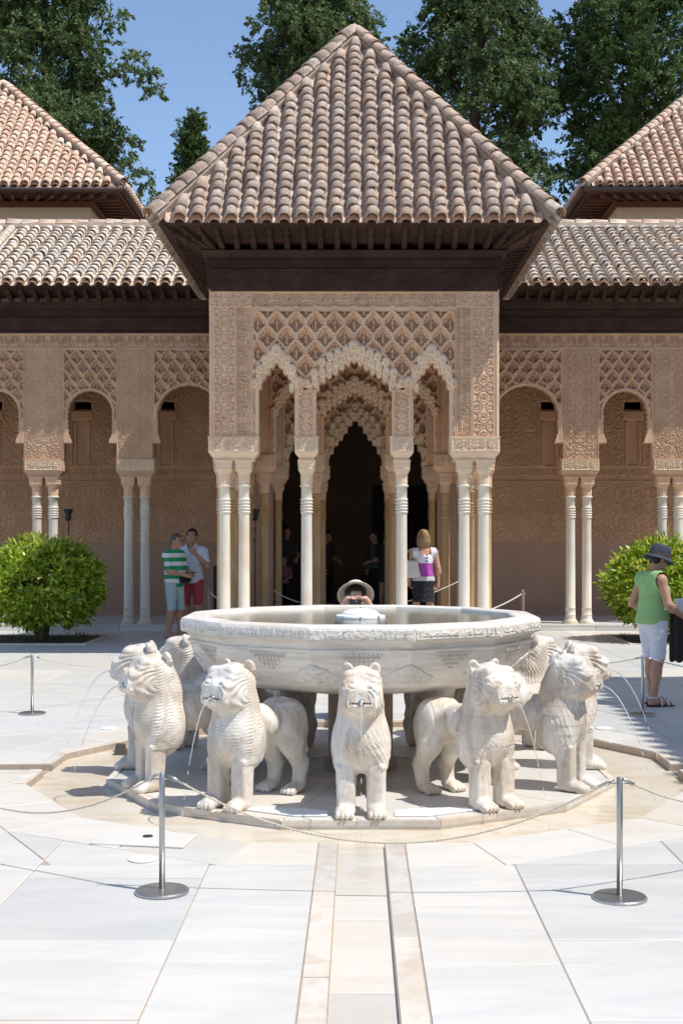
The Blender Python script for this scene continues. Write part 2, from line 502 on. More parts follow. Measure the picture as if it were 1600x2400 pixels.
def rect(x0, x1, y0, y1): return [(x0,y0),(x1,y0),(x1,y1),(x0,y1)]
rr = random.Random(3)
yF, yB = FC.y - RING_AP, FC.y + RING_AP
for s in (-1, 1):
    def mx(a, b): return (FC.x+min(s*a, s*b), FC.x+max(s*a, s*b))
    # strips beside the channel, in front and behind
    for j, (y0, y1) in enumerate(((-6,-2),(-2,1.2),(1.2,3.1),(3.1,4.13),(4.13,5.02),(5.02,5.82),(5.82,yF))):
        o = .0 if s < 0 else -.03
        cells.append((rect(*mx(.235,.78), y0+(o if j else 0), y1+(o if y1 < yF else 0)), 'slab', .003))
    for y0, y1 in ((-6,-1),(-1,2.2),(2.2,4.2),(4.2,5.1+.25*s),(5.1+.25*s,6.1),(6.1,FC.y-POOL_AP)):
        cells.append((rect(*mx(.125,.235), y0, y1), 'kerb', .005))
    for y0, y1 in ((yB,13.2),(13.2,14.6),(14.6,16.0),(16.0,17.3)):
        cells.append((rect(*mx(.235,.78), y0, y1), 'slab', .003))
    cells.append((rect(*mx(.125,.235), FC.y+POOL_AP, 14.3), 'kerb', .005))
    cells.append((rect(*mx(.125,.235), 14.3, 17.3), 'kerb', .005))
    # side arms
    for t in (-1, 1):
        def my(a, b): return (FC.y+min(t*a, t*b), FC.y+max(t*a, t*b))
        for x0, x1 in ((RING_AP,3.9),(3.9,5.2),(5.2,6.6),(6.6,8.6)):
            cells.append((rect(*mx(x0,x1), *my(.235,.78)), 'slab', .003))
        for x0, x1 in ((POOL_AP,3.5),(3.5,5.0),(5.0,6.8),(6.8,8.6)):
            cells.append((rect(*mx(x0,x1), *my(.125,.235)), 'kerb', .005))
    # quadrants
    xj = [.78,1.645,2.55,3.6,4.8,6.2,8.6]
    for ci in range(6):
        for yl in ([-6,-3,-.6,1.6,3.5,4.42,5.29,6.25,7.2,FC.y-.78], [FC.y+.78,11.05,12.1,13.3,14.6,16.0,17.5,19.2,20.9,22.5]):
            sh = [0]+[rr.uniform(-.28,.28) if ci else 0 for _ in yl[1:-1]]+[0]
            yy = [a+b for a, b in zip(yl, sh)]
            for y0, y1 in zip(yy[:-1], yy[1:]):
                p = rect(*mx(xj[ci], xj[ci+1]), y0, y1)
                rest = p
                for nx, ny, ap in sides(RING_AP):
                    dd = nx*FC.x+ny*FC.y+ap
                    o = clip(rest, nx, ny, dd, True)
                    if len(o) > 2 and abs(area(o)) > .0004: cells.append((o, 'slab', .003))
                    rest = clip(rest, nx, ny, dd)
                    if len(rest) < 3: break
# behind the fountain the middle strip next to the pavilion step
floor = MB()
for p, m, g in cells:
    if area(p) < 0: p.reverse()
    floor.prism([(a, b) for a, b in p], -.055, -.005)
floor_o = tag(floor.build('court_floor', M['mortar']), kind='structure')
for p, m, g in cells:
    q = shrink(p, g)
    if len(q) < 3 or area(q) < .008: continue
    c = (sum(a for a, b in q)/len(q), sum(b for a, b in q)/len(q))
    mb = MB(); dz = rr.uniform(-.0015, .0015)
    mb.prism([(a-c[0], b-c[1]) for a, b in q], -.045, dz, bev=.003)
    o = link('kerb_stone' if m == 'kerb' else 'marble_slab', mb.mesh('slab', M[m if m != 'slab' or rr.random() > .12 else 'slab_warm']), floor_o, (c[0], c[1], 0))

# sunken pool floor and the four water channels
pool = MB(); pool.prism(ngon(POOL_AP+.02), -.10, -.052)
pool_o = tag(pool.build('pool_floor', M['pool_stone']), kind='structure')
ch = MB()
for x0, x1, y0, y1 in ((-.128,.128,-6,FC.y-POOL_AP-.024), (-.128,.128,FC.y+POOL_AP+.024,17.3)):
    ch.box(FC.x+x0, FC.x+x1, y0, y1, -.10, -.026)
for s in (-1, 1):
    a, b = sorted((FC.x+s*(POOL_AP+.024), FC.x+s*8.6)); ch.box(a, b, FC.y-.128, FC.y+.128, -.10, -.050)
ch_o = tag(ch.build('water_channel', M['mortar']), kind='structure')
yy = [-6,-2,1.0,3.0,3.95,4.72,5.62,6.02,FC.y-POOL_AP-.03]
for y0, y1 in zip(yy[:-1], yy[1:]):
    mb = MB(); mb.box(-.1275,.1275,-(y1-y0)/2+.0015,(y1-y0)/2-.0015,-.02,.0)
    link('channel_slab', mb.mesh('channel slab', M['slab_warm'] if y1 < 6.1 else M['pool_stone']), ch_o, (FC.x, (y0+y1)/2, -.020))
for s in (-1, 1):
    mb = MB(); mb.box(-3.1,3.1,-.121,.121,-.02,0)
    link('channel_slab', mb.mesh('channel slab', M['pool_stone']), ch_o, (FC.x+s*5.45, FC.y, -.040))
mb = MB(); mb.box(-.121,.121,-2.85,2.85,-.02,0)
link('channel_slab', mb.mesh('channel slab', M['slab_warm']), ch_o, (FC.x, 14.42, -.040))
# kerb stones standing a little proud round the far half of the pool
pk = ngon(POOL_AP+.005); pk2 = ngon(POOL_AP+.085)
for k in range(12):
    if k in (0, 1, 11, 2, 10): continue
    a, b, c, d = pk[k-1], pk[k], pk2[k], pk2[k-1]
    ang = 2*math.pi*k/12; tx, ty = math.cos(ang), math.sin(ang); dc = tx*FC.x+ty*FC.y
    quad = [a, b, c, d]
    if area(quad) < 0: quad.reverse()
    if k % 3 == 0: ps = [clip(quad, tx, ty, dc-.13), clip(quad, tx, ty, dc+.13, True)]
    else: ps = [clip(quad, tx, ty, dc-.1), clip(quad, tx, ty, dc-.1, True)]
    for p in ps:
        p = shrink(p, .002)
        if len(p) < 3: continue
        mb = MB(); mb.prism(p, -.056, .010, bev=.006)
        mb.build('kerb_stone', M['kerb'], floor_o)
# plinth under the lions: twelve wedge slabs and an edge moulding
pl_in, pl_out = ngon(.50), ngon(1.70); pe = ngon(1.755)
plinth = MB(); plinth.loft([[(x,y,-.052) for x,y in ngon(1.75)],[(x,y,-.030) for x,y in ngon(1.755)],[(x,y,-.016) for x,y in ngon(1.725)],[(x,y,-.006) for x,y in ngon(1.73)]])
plinth_o = tag(plinth.build('fountain_plinth', M['kerb']), kind='structure')
for k in range(12):
    a, b, c, d = pl_in[k-1], pl_out[k-1], pl_out[k], pl_in[k]
    q = [a, b, c, d]
    if area(q) < 0: q.reverse()
    q = shrink(q, .003)
    mb = MB(); mb.prism(q, -.02, .004, bev=.002); mb.build('plinth_slab', M['slab_warm'] if k % 3 else M['slab'], plinth_o)
    a, b, c, d = ngon(1.703)[k-1], pe[k-1], pe[k], ngon(1.703)[k]
    q = [a, b, c, d]
    if area(q) < 0: q.reverse()
    ang = 2*math.pi*k/12; tx, ty = math.cos(ang), math.sin(ang); dc = tx*FC.x+ty*FC.y+rr.uniform(-.2,.2)
    for p in (clip(q, tx, ty, dc), clip(q, tx, ty, dc, True)):
        p = shrink(p, .002)
        if len(p) < 3: continue
        mb = MB(); mb.prism(p, -.028, .006, bev=.008); mb.build('plinth_edge_stone', M['kerb'], plinth_o)
# thin film of water in the pool
def m_water(name, col, rough=.03, wave=.15, alpha=.0):
    t = NT(name); v = t.coord((1,1,1))
    t.out(col, rough); t.b.inputs['Transmission Weight'].default_value = 1.0; t.b.inputs['IOR'].default_value = 1.33
    t.bump(t.noise(v, 14, 3, .5, .5), wave, .01)
    return t.m
M['water'] = m_water('clear water', (.93,.95,.90))
# terrace step, gallery floor and pavilion floor
TZ = .11
ter = MB(); ter.box(-9,9,22.53,25.2,-.05,TZ-.02); ter.box(-2.42,2.32,17.30,22.53,-.05,TZ-.02)
ter_o = tag(ter.build('terrace', M['mortar']), kind='structure')
for x in np.arange(-9, 9, 1.2):
    for y0, y1 in ((22.5,23.3),(23.3,24.3),(24.3,25.2)):
        mb = MB(); mb.box(-.597,.597,-(y1-y0)/2+.003,(y1-y0)/2-.003,-.03,0)
        link('paving_slab', mb.mesh('slab', M['slab']), ter_o, (x+.6, (y0+y1)/2, TZ))
    mb = MB(); mb.box(-.597,.597,-.012,.012,-.06,.045); link('riser_stone', mb.mesh('slab', M['slab']), ter_o, (x+.6, 22.516, .03))
for x in np.arange(-2.45, 2.3, .8):
    for y in np.arange(17.27, 22.4, 1.3):
        mb = MB(); mb.box(-.397,.397,-.647,.647,-.03,0); link('paving_slab', mb.mesh('slab', M['slab']), ter_o, (x+.4, y+.65, TZ))
# ================================================================== shared building pieces
def relief_m(name, x0, x1, z0, z1, res, hfun, solid, depth, mats, mfun=None):
    me = relief(name, x0, x1, z0, z1, res, hfun, solid, depth, mats[0])
    for m in mats[1:]: me.materials.append(m)
    if mfun is not None:
        n = len(me.polygons); c = np.empty(n*3, np.float32); me.polygons.foreach_get('center', c); c = c.reshape(-1,3)
        me.polygons.foreach_set('material_index', mfun(c[:,0], c[:,2], c[:,1]).astype(np.int32)); me.update()
    return me

# ---- roof tiles
def tile_mesh(name, mat, L=.27, r0=.094, r1=.068, th=.018, n=7):
    mb = MB(); o = []; i_ = []
    for y, r in ((0, r0), (L, r1)):
        o.append([(r*math.cos(math.pi*k/(n-1)), y, r*.92*math.sin(math.pi*k/(n-1))) for k in range(n)])
        i_.append([((r-th)*math.cos(math.pi*k/(n-1)), y, (r-th)*.92*math.sin(math.pi*k/(n-1))) for k in range(n)])
    vs = o[0]+o[1]+i_[0]+i_[1]; fs = []
    for k in range(n-1):
        fs.append((k, k+1, n+k+1, n+k)[::-1]); fs.append((2*n+k, 2*n+k+1, 3*n+k+1, 3*n+k))
        fs.append((k, k+1, 2*n+k+1, 2*n+k))
    fs += [(0, n, 3*n, 2*n), (n-1, 2*n-1, 4*n-1, 3*n-1)]
    mb.add(vs, fs)
    me = mb.mesh(name, mat, True); me.materials.append(M['tile_clay'])
    for p in me.polygons:
        if (p.index < 3*(n-1) and p.index % 3 == 1): p.material_index = 1
        if p.index % 3 == 2 or p.index >= 3*(n-1): p.use_smooth = False
    return me

def basis(U, V, N, O):
    m = Matrix.Identity(4)
    for i, a in enumerate((U, V, N)):
        for j in range(3): m[j][i] = a[j]
    for j in range(3): m[j][3] = O[j]
    return m

trr = random.Random(11)
def put_tile(name, me, parent, O, U, V, N, jit=.012):
    o = bpy.data.objects.new(name, me); COL.objects.link(o); o.parent = parent
    rot = Matrix.Rotation(trr.uniform(-.075,.075), 4, 'Z') @ Matrix.Rotation(trr.uniform(-.03,.03), 4, 'Y')
    sc = trr.uniform(.95,1.06)
    off = Vector(O) - wloc(parent) + Vector(U)*trr.uniform(-jit,jit) + Vector(V)*trr.uniform(-jit,jit)*1.5
    o.matrix_local = basis(U, V, N, off) @ rot @ Matrix.Diagonal((sc,1,sc,1))
    return o

def roof_face(parent, O, U, V, W, vmax, mat, tm, pitch=.23, expo=.18, pan=True, single=True, lift=.05, u0=0.0):
    """tiled slope: O eave corner, U along the eave, V up the slope; vmax(u) = height of the slope at u"""
    O, U, V = Vector(O), Vector(U).normalized(), Vector(V).normalized(); N = U.cross(V).normalized()
    n = int(round(W/pitch)); pitch = W/n
    cover = []; pans = MB(); stuff = MB()
    for i in range(n):
        u = u0 + (i+.5)*pitch
        L = vmax(u)
        k = 0
        while k*expo < L-.06:
            p = O + U*u + V*(k*expo-.05) + N*(lift + .0)
            tilt = (V + N*(-.085)).normalized()
            Nt = U.cross(tilt).normalized()
            if single:
                put_tile('roof_tile', tm, parent, p + N*.012, U, tilt, Nt)
                if k == 0: put_tile('eave_tile', EAVE, parent, p - V*.045 - N*.050, U, V, N, .004)
            else:
                nseg = 5
                for (yy, r) in ((0, .088), (expo+.06, .072)):
                    pass
                q = p + N*.012
                vs = [tuple(q + tilt*yy + U*(r*math.cos(math.pi*a/nseg)) + Nt*(r*.9*math.sin(math.pi*a/nseg))) for yy, r in ((0,.088),(expo+.05,.072)) for a in range(nseg+1)]
                stuff.add(vs, [(a+1, a, a+nseg+1, a+nseg+2) for a in range(nseg)] + [tuple(range(nseg+1))])
            k += 1
    if pan:
        for i in range(n+1):
            u = u0 + i*pitch; L = max(vmax(min(max(u, u0+.01), u0+W-.01)), .05)
            k = 0
            while k*expo < L:
                q = O + U*u + V*(k*expo-.085) + N*(lift-.030)
                tilt = (V + N*(-.05)).normalized(); Nt = U.cross(tilt).normalized()
                vs = [tuple(q + tilt*yy + U*(.075*math.cos(math.pi*a/4)) - Nt*(.055*math.sin(math.pi*a/4)) + Nt*.03) for yy in (0, expo+.05) for a in range(5)]
                pans.add(vs, [(a, a+1, a+6, a+5) for a in range(4)])
                k += 1
        wp = wloc(parent)
        o = pans.build('pan_tiles', mat, parent); tag(o, kind='stuff')
    if not single and stuff.v:
        o = stuff.build('cover_tiles', mat, parent, True); tag(o, kind='stuff')

def hip_line(parent, A, B, tm, mort=True, step=.245, lift=.06):
    A, B = Vector(A), Vector(B); V = (B-A).normalized(); U = V.cross(Vector((0,0,1))).normalized(); N = U.cross(V).normalized()
    L = (B-A).length; k = 0
    while k*step < L-.05:
        p = A + V*(k*step-.04) + N*lift; t = (V - N*.06).normalized()
        put_tile('hip_tile', tm, parent, p, U, t, U.cross(t).normalized(), .006); k += 1
    if mort:
        mb = MB(); mb.tube([A+N*.0, B+N*.0], .105, 8); mb.build('hip_mortar', M['tile_mortar'], parent)

EAVE = tile_mesh('eave end tile', M['tile_clay'], .12, .082, .080, .016)
TM = {k: tile_mesh('roof tile '+k, M[k]) for k in ('tile','tile_grey','tile_pink')}
HM = {k: tile_mesh('hip tile '+k, M[k], .32, .125, .105, .016) for k in ('tile','tile_grey','tile_pink')}

# ---- columns
def column_meshes(key, shaft_mat, cap_mat, r=.080):
    zt = 2.376-TZ
    prof = [(r*1.04,.135),(r*1.10,.15),(r*1.10,.165),(r*1.03,.17),(r*1.03,.27),(r*1.07,.275),(r*1.07,.29),(r*1.0,.30),(r*.97,1.2),(r*.93,1.86)]
    for zc in (1.90,1.945,1.985,2.03,2.075):
        prof += [(r*.95,zc-.018),(r*1.07,zc-.012),(r*1.10,zc),(r*1.07,zc+.012),(r*.95,zc+.018)]
    prof += [(r*.95,2.10),(r*.95,zt-.02),(r*1.16,zt-.014),(r*1.2,zt),(r*1.14,zt+.014),(r*.98,zt+.016)]
    sh = MB().lathe(prof, 22).mesh('shaft '+key, shaft_mat, True)
    b = MB(); b.rects([(0,r*1.5,r*1.5),(.022,r*1.5,r*1.5)]); b.lathe([(r*1.42,.022),(r*1.45,.035),(r*1.36,.055),(r*1.12,.085),(r*1.06,.12),(r*1.12,.135)], 22)
    bm = b.mesh('column base '+key, shaft_mat, True)
    # capital: fluted neck growing into a carved square block
    c = MB(); n = 32; rings = []
    zc = zt+.016
    def ring(z, rad, sq, flute=0.0, leaf=0.0):
        out = []
        for k in range(n):
            a = 2*math.pi*k/n
            rs = rad/max(abs(math.cos(a)), abs(math.sin(a)))
            q = rad*(1-sq) + min(rs, rad*1.32)*sq
            q *= 1 - flute*(k % 2) - leaf*(1 if k % 4 in (0,) else 0)
            out.append((q*math.cos(a), q*math.sin(a), z))
        return out
    rings += [ring(zc, r*1.0, 0, .05), ring(zc+.04, r*1.05, 0, .07), ring(zc+.13, r*1.06, .05, .07), ring(zc+.155, r*1.10, .1, .0),
              ring(zc+.165, r*1.22, .35, .0, .03), ring(zc+.19, r*1.38, .8, .04, .05), ring(zc+.215, r*1.47, .95, .03, .03), ring(zc+.235, r*1.44, 1, .04, .05), ring(zc+.265, r*1.48, 1, .03, .04),
              ring(zc+.30, r*1.50, 1, .04, .05), ring(zc+.33, r*1.54, 1, .0), ring(zc+.344, r*1.55, 1, .0)]
    c.loft(rings); cm = c.mesh('capital '+key, cap_mat, False)
    return sh, bm, cm
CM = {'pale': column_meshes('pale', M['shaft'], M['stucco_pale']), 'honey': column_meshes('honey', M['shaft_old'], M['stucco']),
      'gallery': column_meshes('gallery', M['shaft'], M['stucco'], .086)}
def column(parent, x, y, key):
    sh, bm, cm = CM[key]
    o = link('column', sh, parent, (x, y, TZ))
    link('column_base', bm, o, local=True); link('capital', cm, o, local=True)
    return o

def corbel(parent, x, y, hx, hy, mat, z0=2.72, ztop=3.055, carve=True, hcap=None):
    """carved block on a hollow moulding that carries a pier on its capitals"""
    mb = MB()
    sx, sy = hx-.055, hy-.05
    mb.rects([(z0,sx,sy),(z0+.018,sx,sy),(z0+.02,sx-.008,sy-.008),(z0+.045,sx,sy),(z0+.085,hx-.02,hy-.018),(z0+.105,hx-.008,hy-.006),(z0+.118,hx,hy),(ztop-.012,hx,hy),(ztop-.010,hx+.01,hy+.01),(ztop,hx+.01,hy+.01)], x, y)
    o = mb.build('corbel_block', mat, parent)
    if carve:
        w, h = 2*hx-.05, ztop-z0-.15
        def hf(X, Z):
            b = arabesque(X, Z, -w/2, w/2, .11, .016, 5, 28, False)-.004
            return np.where((np.abs(X) > w/2-.012) | (np.abs(Z) > h/2-.012), .012, b)
        nm = 'corbel carving %.3f' % w
        me = bpy.data.meshes.get(nm) or relief(nm, -w/2, w/2, -h/2, h/2, .008, hf, None, .02, mat)
        link('carved_panel', me, parent, (x, y-hy-.003, (ztop+z0+.118)/2-.004))
        if w > .5 and nm not in _corb_txt:
            _corb_txt[nm] = text_mesh('corbel lettering', MOTTO, w*.82, h*.7, .02, M['stucco_pale'])
        if w > .5: link('inscription', _corb_txt[nm], parent, (x, y-hy-.001, (ztop+z0+.118)/2-.004))
    return o
_corb_txt = {}

# ================================================================== the pavilion
XP, YP0, YP1 = -.05, 17.60, 21.70
YPC = (YP0+YP1)/2
ZT = 5.09                                      # top of the stucco
pav = thing('pavilion', 'carved stucco pavilion with steep tiled pyramid roof on slender marble columns', 'pavilion', (XP, YPC, 0))

ARCHES = [(0.0, .66, .52, 4.353, 3.84, 4.12, 3.72), (1.07, .305, .25, 4.30, 3.84, 4.10, 3.74), (-1.07, .305, .25, 4.30, 3.84, 4.10, 3.74)]
GT = np.array([0,.2,.45,.66,.75,.88,1.0]); GV = np.array([0,.14,.24,.42,.58,.80,1.0]); GI = np.array([0,.12,.38,.52,.60,.76,1.0])
def arch_outer(X, a):
    cx, ho, hi, za, zs, ia, is_ = a
    t = np.abs(X-cx)/ho
    return za-(za-zs)*np.interp(t, GT, GV), t <= 1.0
def arch_inner(X, a):
    cx, ho, hi, za, zs, ia, is_ = a
    t = np.abs(X-cx)/hi
    return ia-(ia-is_)*np.interp(t, GT, GI), t <= 1.0
LOBES = []
def make_lobes():
    LOBES.clear()
    for a in ARCHES:
        cx, ho, hi, za, zs, ia, is_ = a
        nn = 6 if ho > .5 else 4
        for row in range(3):
            f = row/2
            for s in (-1, 1):
                for k in range(nn+1):
                    t = (k + (.5 if row == 1 else 0))/nn
                    if t > 1.02 or (k == 0 and row != 1 and s < 0): continue
                    h_ = ho*(1-f)+hi*f
                    g = float(np.interp(t, GT, GV))
                    zo = za-(za-zs)*g; zi = ia-(ia-is_)*float(np.interp(t, GT, GI))
                    z = zo*(1-f)+zi*f - (.035, -.005, -.065)[row]
                    big = 1.35 if k == 0 and row == 0 else 1.0
                    LOBES.append((cx+s*t*h_, z, (.055,.048,.038)[row]*big, (.030,.055,.065)[row], (.046,.030,.012)[row]))
    for s in (-1, 1): LOBES.append((s*.745, 3.83, .055, .03, .05)); LOBES.append((s*.745, 3.74, .05, .06, .035))
    LOBES.extend([(s*.60, 3.76, .035, .06, .03) for s in (-1,1)] + [(s*.86, 3.76, .035, .06, .03) for s in (-1,1)])

make_lobes()

def lobe_height(X, Z):
    h = np.full_like(X, -1.0)
    for cx, cz, r, L, ht in LOBES:
        m = (np.abs(X-cx) < r) & (Z < cz+r) & (Z > cz-L-r)
        if not m.any(): continue
        x = X[m]-cx; z = Z[m]-cz
        z = np.where(z > 0, z, np.where(z < -L, z+L, 0))
        d2 = (x*x+z*z)/(r*r)
        v = np.where(d2 < 1, ht + r*.8*(np.sqrt(np.clip(1-d2, 0, 1))), -1)
        # the little niche hollowed into every lobe
        zz = Z[m]-cz
        v = np.where(((np.abs(x) < r*.30) & (zz < -L*.3) & (zz > -L-r*.5)), v-.018, v)
        h[m] = np.maximum(h[m], v)
    return h

def pav_solid(X, Z):
    op = np.zeros(X.shape, bool)
    for a in ARCHES:
        zi, ins = arch_inner(X, a)
        op |= ins & (Z < zi)
    # small piers between the openings
    pier = (np.abs(np.abs(X)-.66) < .135) & (Z < 3.90)
    op &= ~pier
    return ~op | (lobe_height(X, Z) > -.5)

def pav_relief(X, Z):
    A = np.abs(X)
    h = sebka(X, Z, .266, .199, 0.0, 4.785)
    # pier panels
    pier = A > 1.40
    h = np.where(pier, .0, h)
    m = (A > 1.655) & (A < 1.925)
    ar = arabesque(A, Z-3.19, 1.655, 1.925, .26, .024, 4, 22) - .008
    h = np.where(m, ar, h)
    h = np.where((A > 1.43) & (A < 1.615), -.026 + arabesque(A, Z, 1.43, 1.615, .21, .010, 8, 34, False), h)
    for e in (1.418, 1.622, 1.648, 1.932):
        h = np.where(np.abs(A-e) < .009, .018, h)
    cn = (A > 1.945)
    h = np.where(cn, np.sqrt(np.clip(.027**2-(A-1.972)**2, 0, 1))*1.2, h)
    h = np.where(cn & (np.abs(Z-4.93) < .05), .034, h)
    h = np.where(cn & (np.abs(Z-4.86) < .012), .038, h)
    # upper inscription band and corner rosettes
    tb = (Z > 4.862) & (A < 1.40)
    h = np.where(tb, -.026 + arabesque(X, Z, -1.4, 1.4, .21, .010, 9, 34, False), h)
    ros = (A > 1.43) & (A < 1.615) & (Z > 4.845)
    h = np.where(ros, arabesque(A, Z-4.94+.13, 1.43, 1.615, .26, .022, 12, 26), h)
    for z in (4.850, 5.048):
        h = np.where((np.abs(Z-z) < .010) & (A < 1.93), .020, h)
    h = np.where((np.abs(Z-4.815) < .026) & (A < 1.40), .022, h)
    h = np.where(Z > 5.062, .026, h)
    h = np.where((np.abs(A-1.395) < .008) & (Z < 4.85), .02, h)
    # muqarnas arches
    band = np.zeros(X.shape, bool)
    for a in ARCHES:
        zo, ins = arch_outer(X, a)
        rim = ins & (np.abs(Z-zo-.022) < .016)
        h = np.where(rim, .034, h)
        band |= ins & (Z < zo)
    h = np.where(band, -.01, h)
    # small piers with corner colonnettes
    B = np.abs(A-.66)
    sp = (B < .14) & (Z < 3.70)
    h = np.where(sp, arabesque(A, Z-3.1, .52, .80, .17, .020, 21, 24), h)
    sc = (B > .095) & (B < .14) & (Z < 3.70)
    h = np.where(sc, .012 + np.sqrt(np.clip(.022**2-(B-.117)**2, 0, 1)), h)
    h = np.where(sc & (Z > 3.58), .042, h)
    h = np.where((B < .14) & (np.abs(Z-3.69) < .012), .045, h)
    return np.maximum(h, lobe_height(X, Z))
def pav_m(x, z, y):
    m = np.zeros(len(x), int)
    for a in ARCHES:
        zo, ins = arch_outer(x, a)
        m |= (ins & (z < zo+.035)).astype(int)
    m = np.where((np.abs(np.abs(x)-.66) < .145) & (z < 3.72), 0, m)
    return np.where(y > .05, 0, m)
PAV_WALL = relief_m('pavilion wall', -2.0, 2.0, 3.055, ZT, .0085, pav_relief, pav_solid, .26, [M['stucco'], M['stucco_pale']], pav_m)
# the inner doorway has steeper, deeper arches
_front = list(ARCHES)
ARCHES[:] = [(0.0, .66, .56, 4.30, 3.42, 3.99, 3.06), (1.07, .305, .27, 4.10, 3.42, 3.86, 3.06), (-1.07, .305, .27, 4.10, 3.42, 3.86, 3.06)]
make_lobes()
DOOR_WALL = relief_m('doorway wall', -2.0, 2.0, 3.055, ZT, .012, pav_relief, pav_solid, .26, [M['stucco'], M['stucco_pale']], pav_m)
ARCHES[:] = _front
make_lobes()
def wall_copy(parent, x, y, rz, sx=1.0, name='stucco_wall'):
    o = link(name, PAV_WALL, parent, (x, y, 0)); o.rotation_euler.z = rz; o.scale.x = sx; return o
wall_copy(pav, XP, YP0, 0)
wall_copy(pav, XP, YP1-.26, 0)
sl = (YP1-.26-YP0-.26-.01)/4.0
wall_copy(pav, XP-2.0, YPC, R(-90), sl)
wall_copy(pav, XP+2.0, YPC, R(90), sl)

# lettering of the front: the motto six times along the top, five times up each side
TXT_BAND = text_mesh('motto band', MOTTO, .452, .172, .034, M['stucco_pale'])
for k in range(6): link('inscription', TXT_BAND, pav, (XP-1.40+.2333+.4667*k, YP0+.026, 4.957))
TXT_SIDE = text_mesh('motto side', MOTTO, .348, .170, .034, M['stucco_pale'])
for s in (-1, 1):
    for k in range(5):
        o = link('inscription', TXT_SIDE, pav, (XP+s*1.518, YP0+.026, 3.27+.352*k)); o.rotation_euler.y = R(-90 if s < 0 else 90)

# piers, corbels and columns of the front and back rows and the sides
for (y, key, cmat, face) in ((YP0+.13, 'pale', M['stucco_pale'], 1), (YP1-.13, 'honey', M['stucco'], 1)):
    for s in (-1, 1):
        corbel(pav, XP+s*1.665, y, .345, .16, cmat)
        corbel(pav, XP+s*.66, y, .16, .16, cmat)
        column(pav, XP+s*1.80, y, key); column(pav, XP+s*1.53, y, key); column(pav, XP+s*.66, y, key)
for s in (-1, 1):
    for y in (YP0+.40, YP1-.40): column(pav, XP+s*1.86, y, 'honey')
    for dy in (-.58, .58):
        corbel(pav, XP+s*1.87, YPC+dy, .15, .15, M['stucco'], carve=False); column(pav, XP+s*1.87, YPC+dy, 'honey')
    for dy in (-1.62, 1.62): corbel(pav, XP+s*1.865, YPC+dy, .14, .13, M['stucco'], carve=False)

# cedar frieze, ceiling and eaves
fr = MB()
def frieze(mb, prof, hx, hy, cx, cy):
    mb.loft([[(cx-hx-o,cy-hy-o,z),(cx+hx+o,cy-hy-o,z),(cx+hx+o,cy+hy+o,z),(cx-hx-o,cy+hy+o,z)] for z, o in prof])
frieze(fr, [(ZT+.002,.0),(ZT+.002,.045),(ZT+.035,.045),(ZT+.04,.03),(5.385,.03),(5.39,.05),(5.40,.055),(5.41,.045),(5.465,.045),(5.47,.06),(5.485,.06),(5.49,.035),(5.52,.04),(5.565,.075),(5.60,.12),(5.61,.12)], 2.0, 2.05, XP, YPC)
fo = fr.build('wooden_frieze', M['wood'], pav)
def frz(X, Z):
    return arabesque(X, Z, -2.0, 2.0, .36, .012, 31, 12, True)*np.where(np.abs(Z) < .15, 1, 0)
link('frieze_carving', relief('frieze carving', -1.98, 1.98, -.16, .16, .014, lambda X, Z: frz((X % .5)*1.0, Z), None, .01, M['wood']), pav, (XP, YP0-.041, 5.215))
ZE, OV = 5.86, .62
soff = MB()
soff.loft([[(XP-2.05,YP0-.05,5.70),(XP+2.05,YP0-.05,5.70),(XP+2.05,YP1+.05,5.70),(XP-2.05,YP1+.05,5.70)],
           [(XP-2.0-OV,YP0-OV,ZE),(XP+2.0+OV,YP0-OV,ZE),(XP+2.0+OV,YP1+OV,ZE),(XP-2.0-OV,YP1+OV,ZE)],
           [(XP-2.0-OV,YP0-OV,ZE+.035),(XP+2.0+OV,YP0-OV,ZE+.035),(XP+2.0+OV,YP1+OV,ZE+.035),(XP-2.0-OV,YP1+OV,ZE+.035)]])
soff.build('eave_boards', M['wood'], pav)
def rafter(parent, A, B, wd=.036, mat='wood', hh=.09):
    """carved eave bracket from A (wall) to B (eave)"""
    A, B = Vector(A), Vector(B); V = (B-A).normalized(); U = V.cross(Vector((0,0,1))).normalized(); N = U.cross(V)
    L = (B-A).length; rings = []
    for t, h, wq in ((0,hh,1.0),(.45*L,hh*.95,1.0),(.52*L,hh*1.1,1.25),(.60*L,hh*.8,.8),(.72*L,hh*.75,.85),(.80*L,hh*.95,1.2),(.90*L,hh*.55,.9),(L,hh*.35,.8)):
        c = A+V*t; rings.append([c-U*wd*wq-N*h, c+U*wd*wq-N*h, c+U*wd*wq, c-U*wd*wq])
    return MB().loft(rings).build('rafter', M[mat], parent)
nr = 14
for side in range(4):
    ca, sa = (1,0,-1,0)[side], (0,1,0,-1)[side]
    hx, hy = (2.0, 2.05) if side % 2 == 0 else (2.05, 2.0)
    def P(u, out, z):
        x, y = u, -(hy+out)
        return Vector((XP + ca*x - sa*y, YPC + sa*x + ca*y, z))
    for k in range(nr+1):
        u = -1.6+3.2*k/nr
        rafter(pav, P(u,.06,5.70), P(u,OV-.10,ZE-.005))
    for s in (-1, 1):
        for k, (uf, uh) in enumerate(((1.80,1.86),(1.92,2.10),(1.97,2.32))):
            rafter(pav, P(s*uf,.05,5.70), P(s*uh,OV-.10,ZE-.005))
for sx in (-1, 1):
    for sy in (-1, 1):
        rafter(pav, (XP+sx*2.03, YPC+sy*2.08, 5.70), (XP+sx*2.54, YPC+sy*2.59, ZE-.005), .05)
cl = MB(); cl.box(XP-1.73, XP+1.73, YP0+.27, YP1-.27, 4.95, 5.05); cl.build('wooden_ceiling', M['wood'], pav)

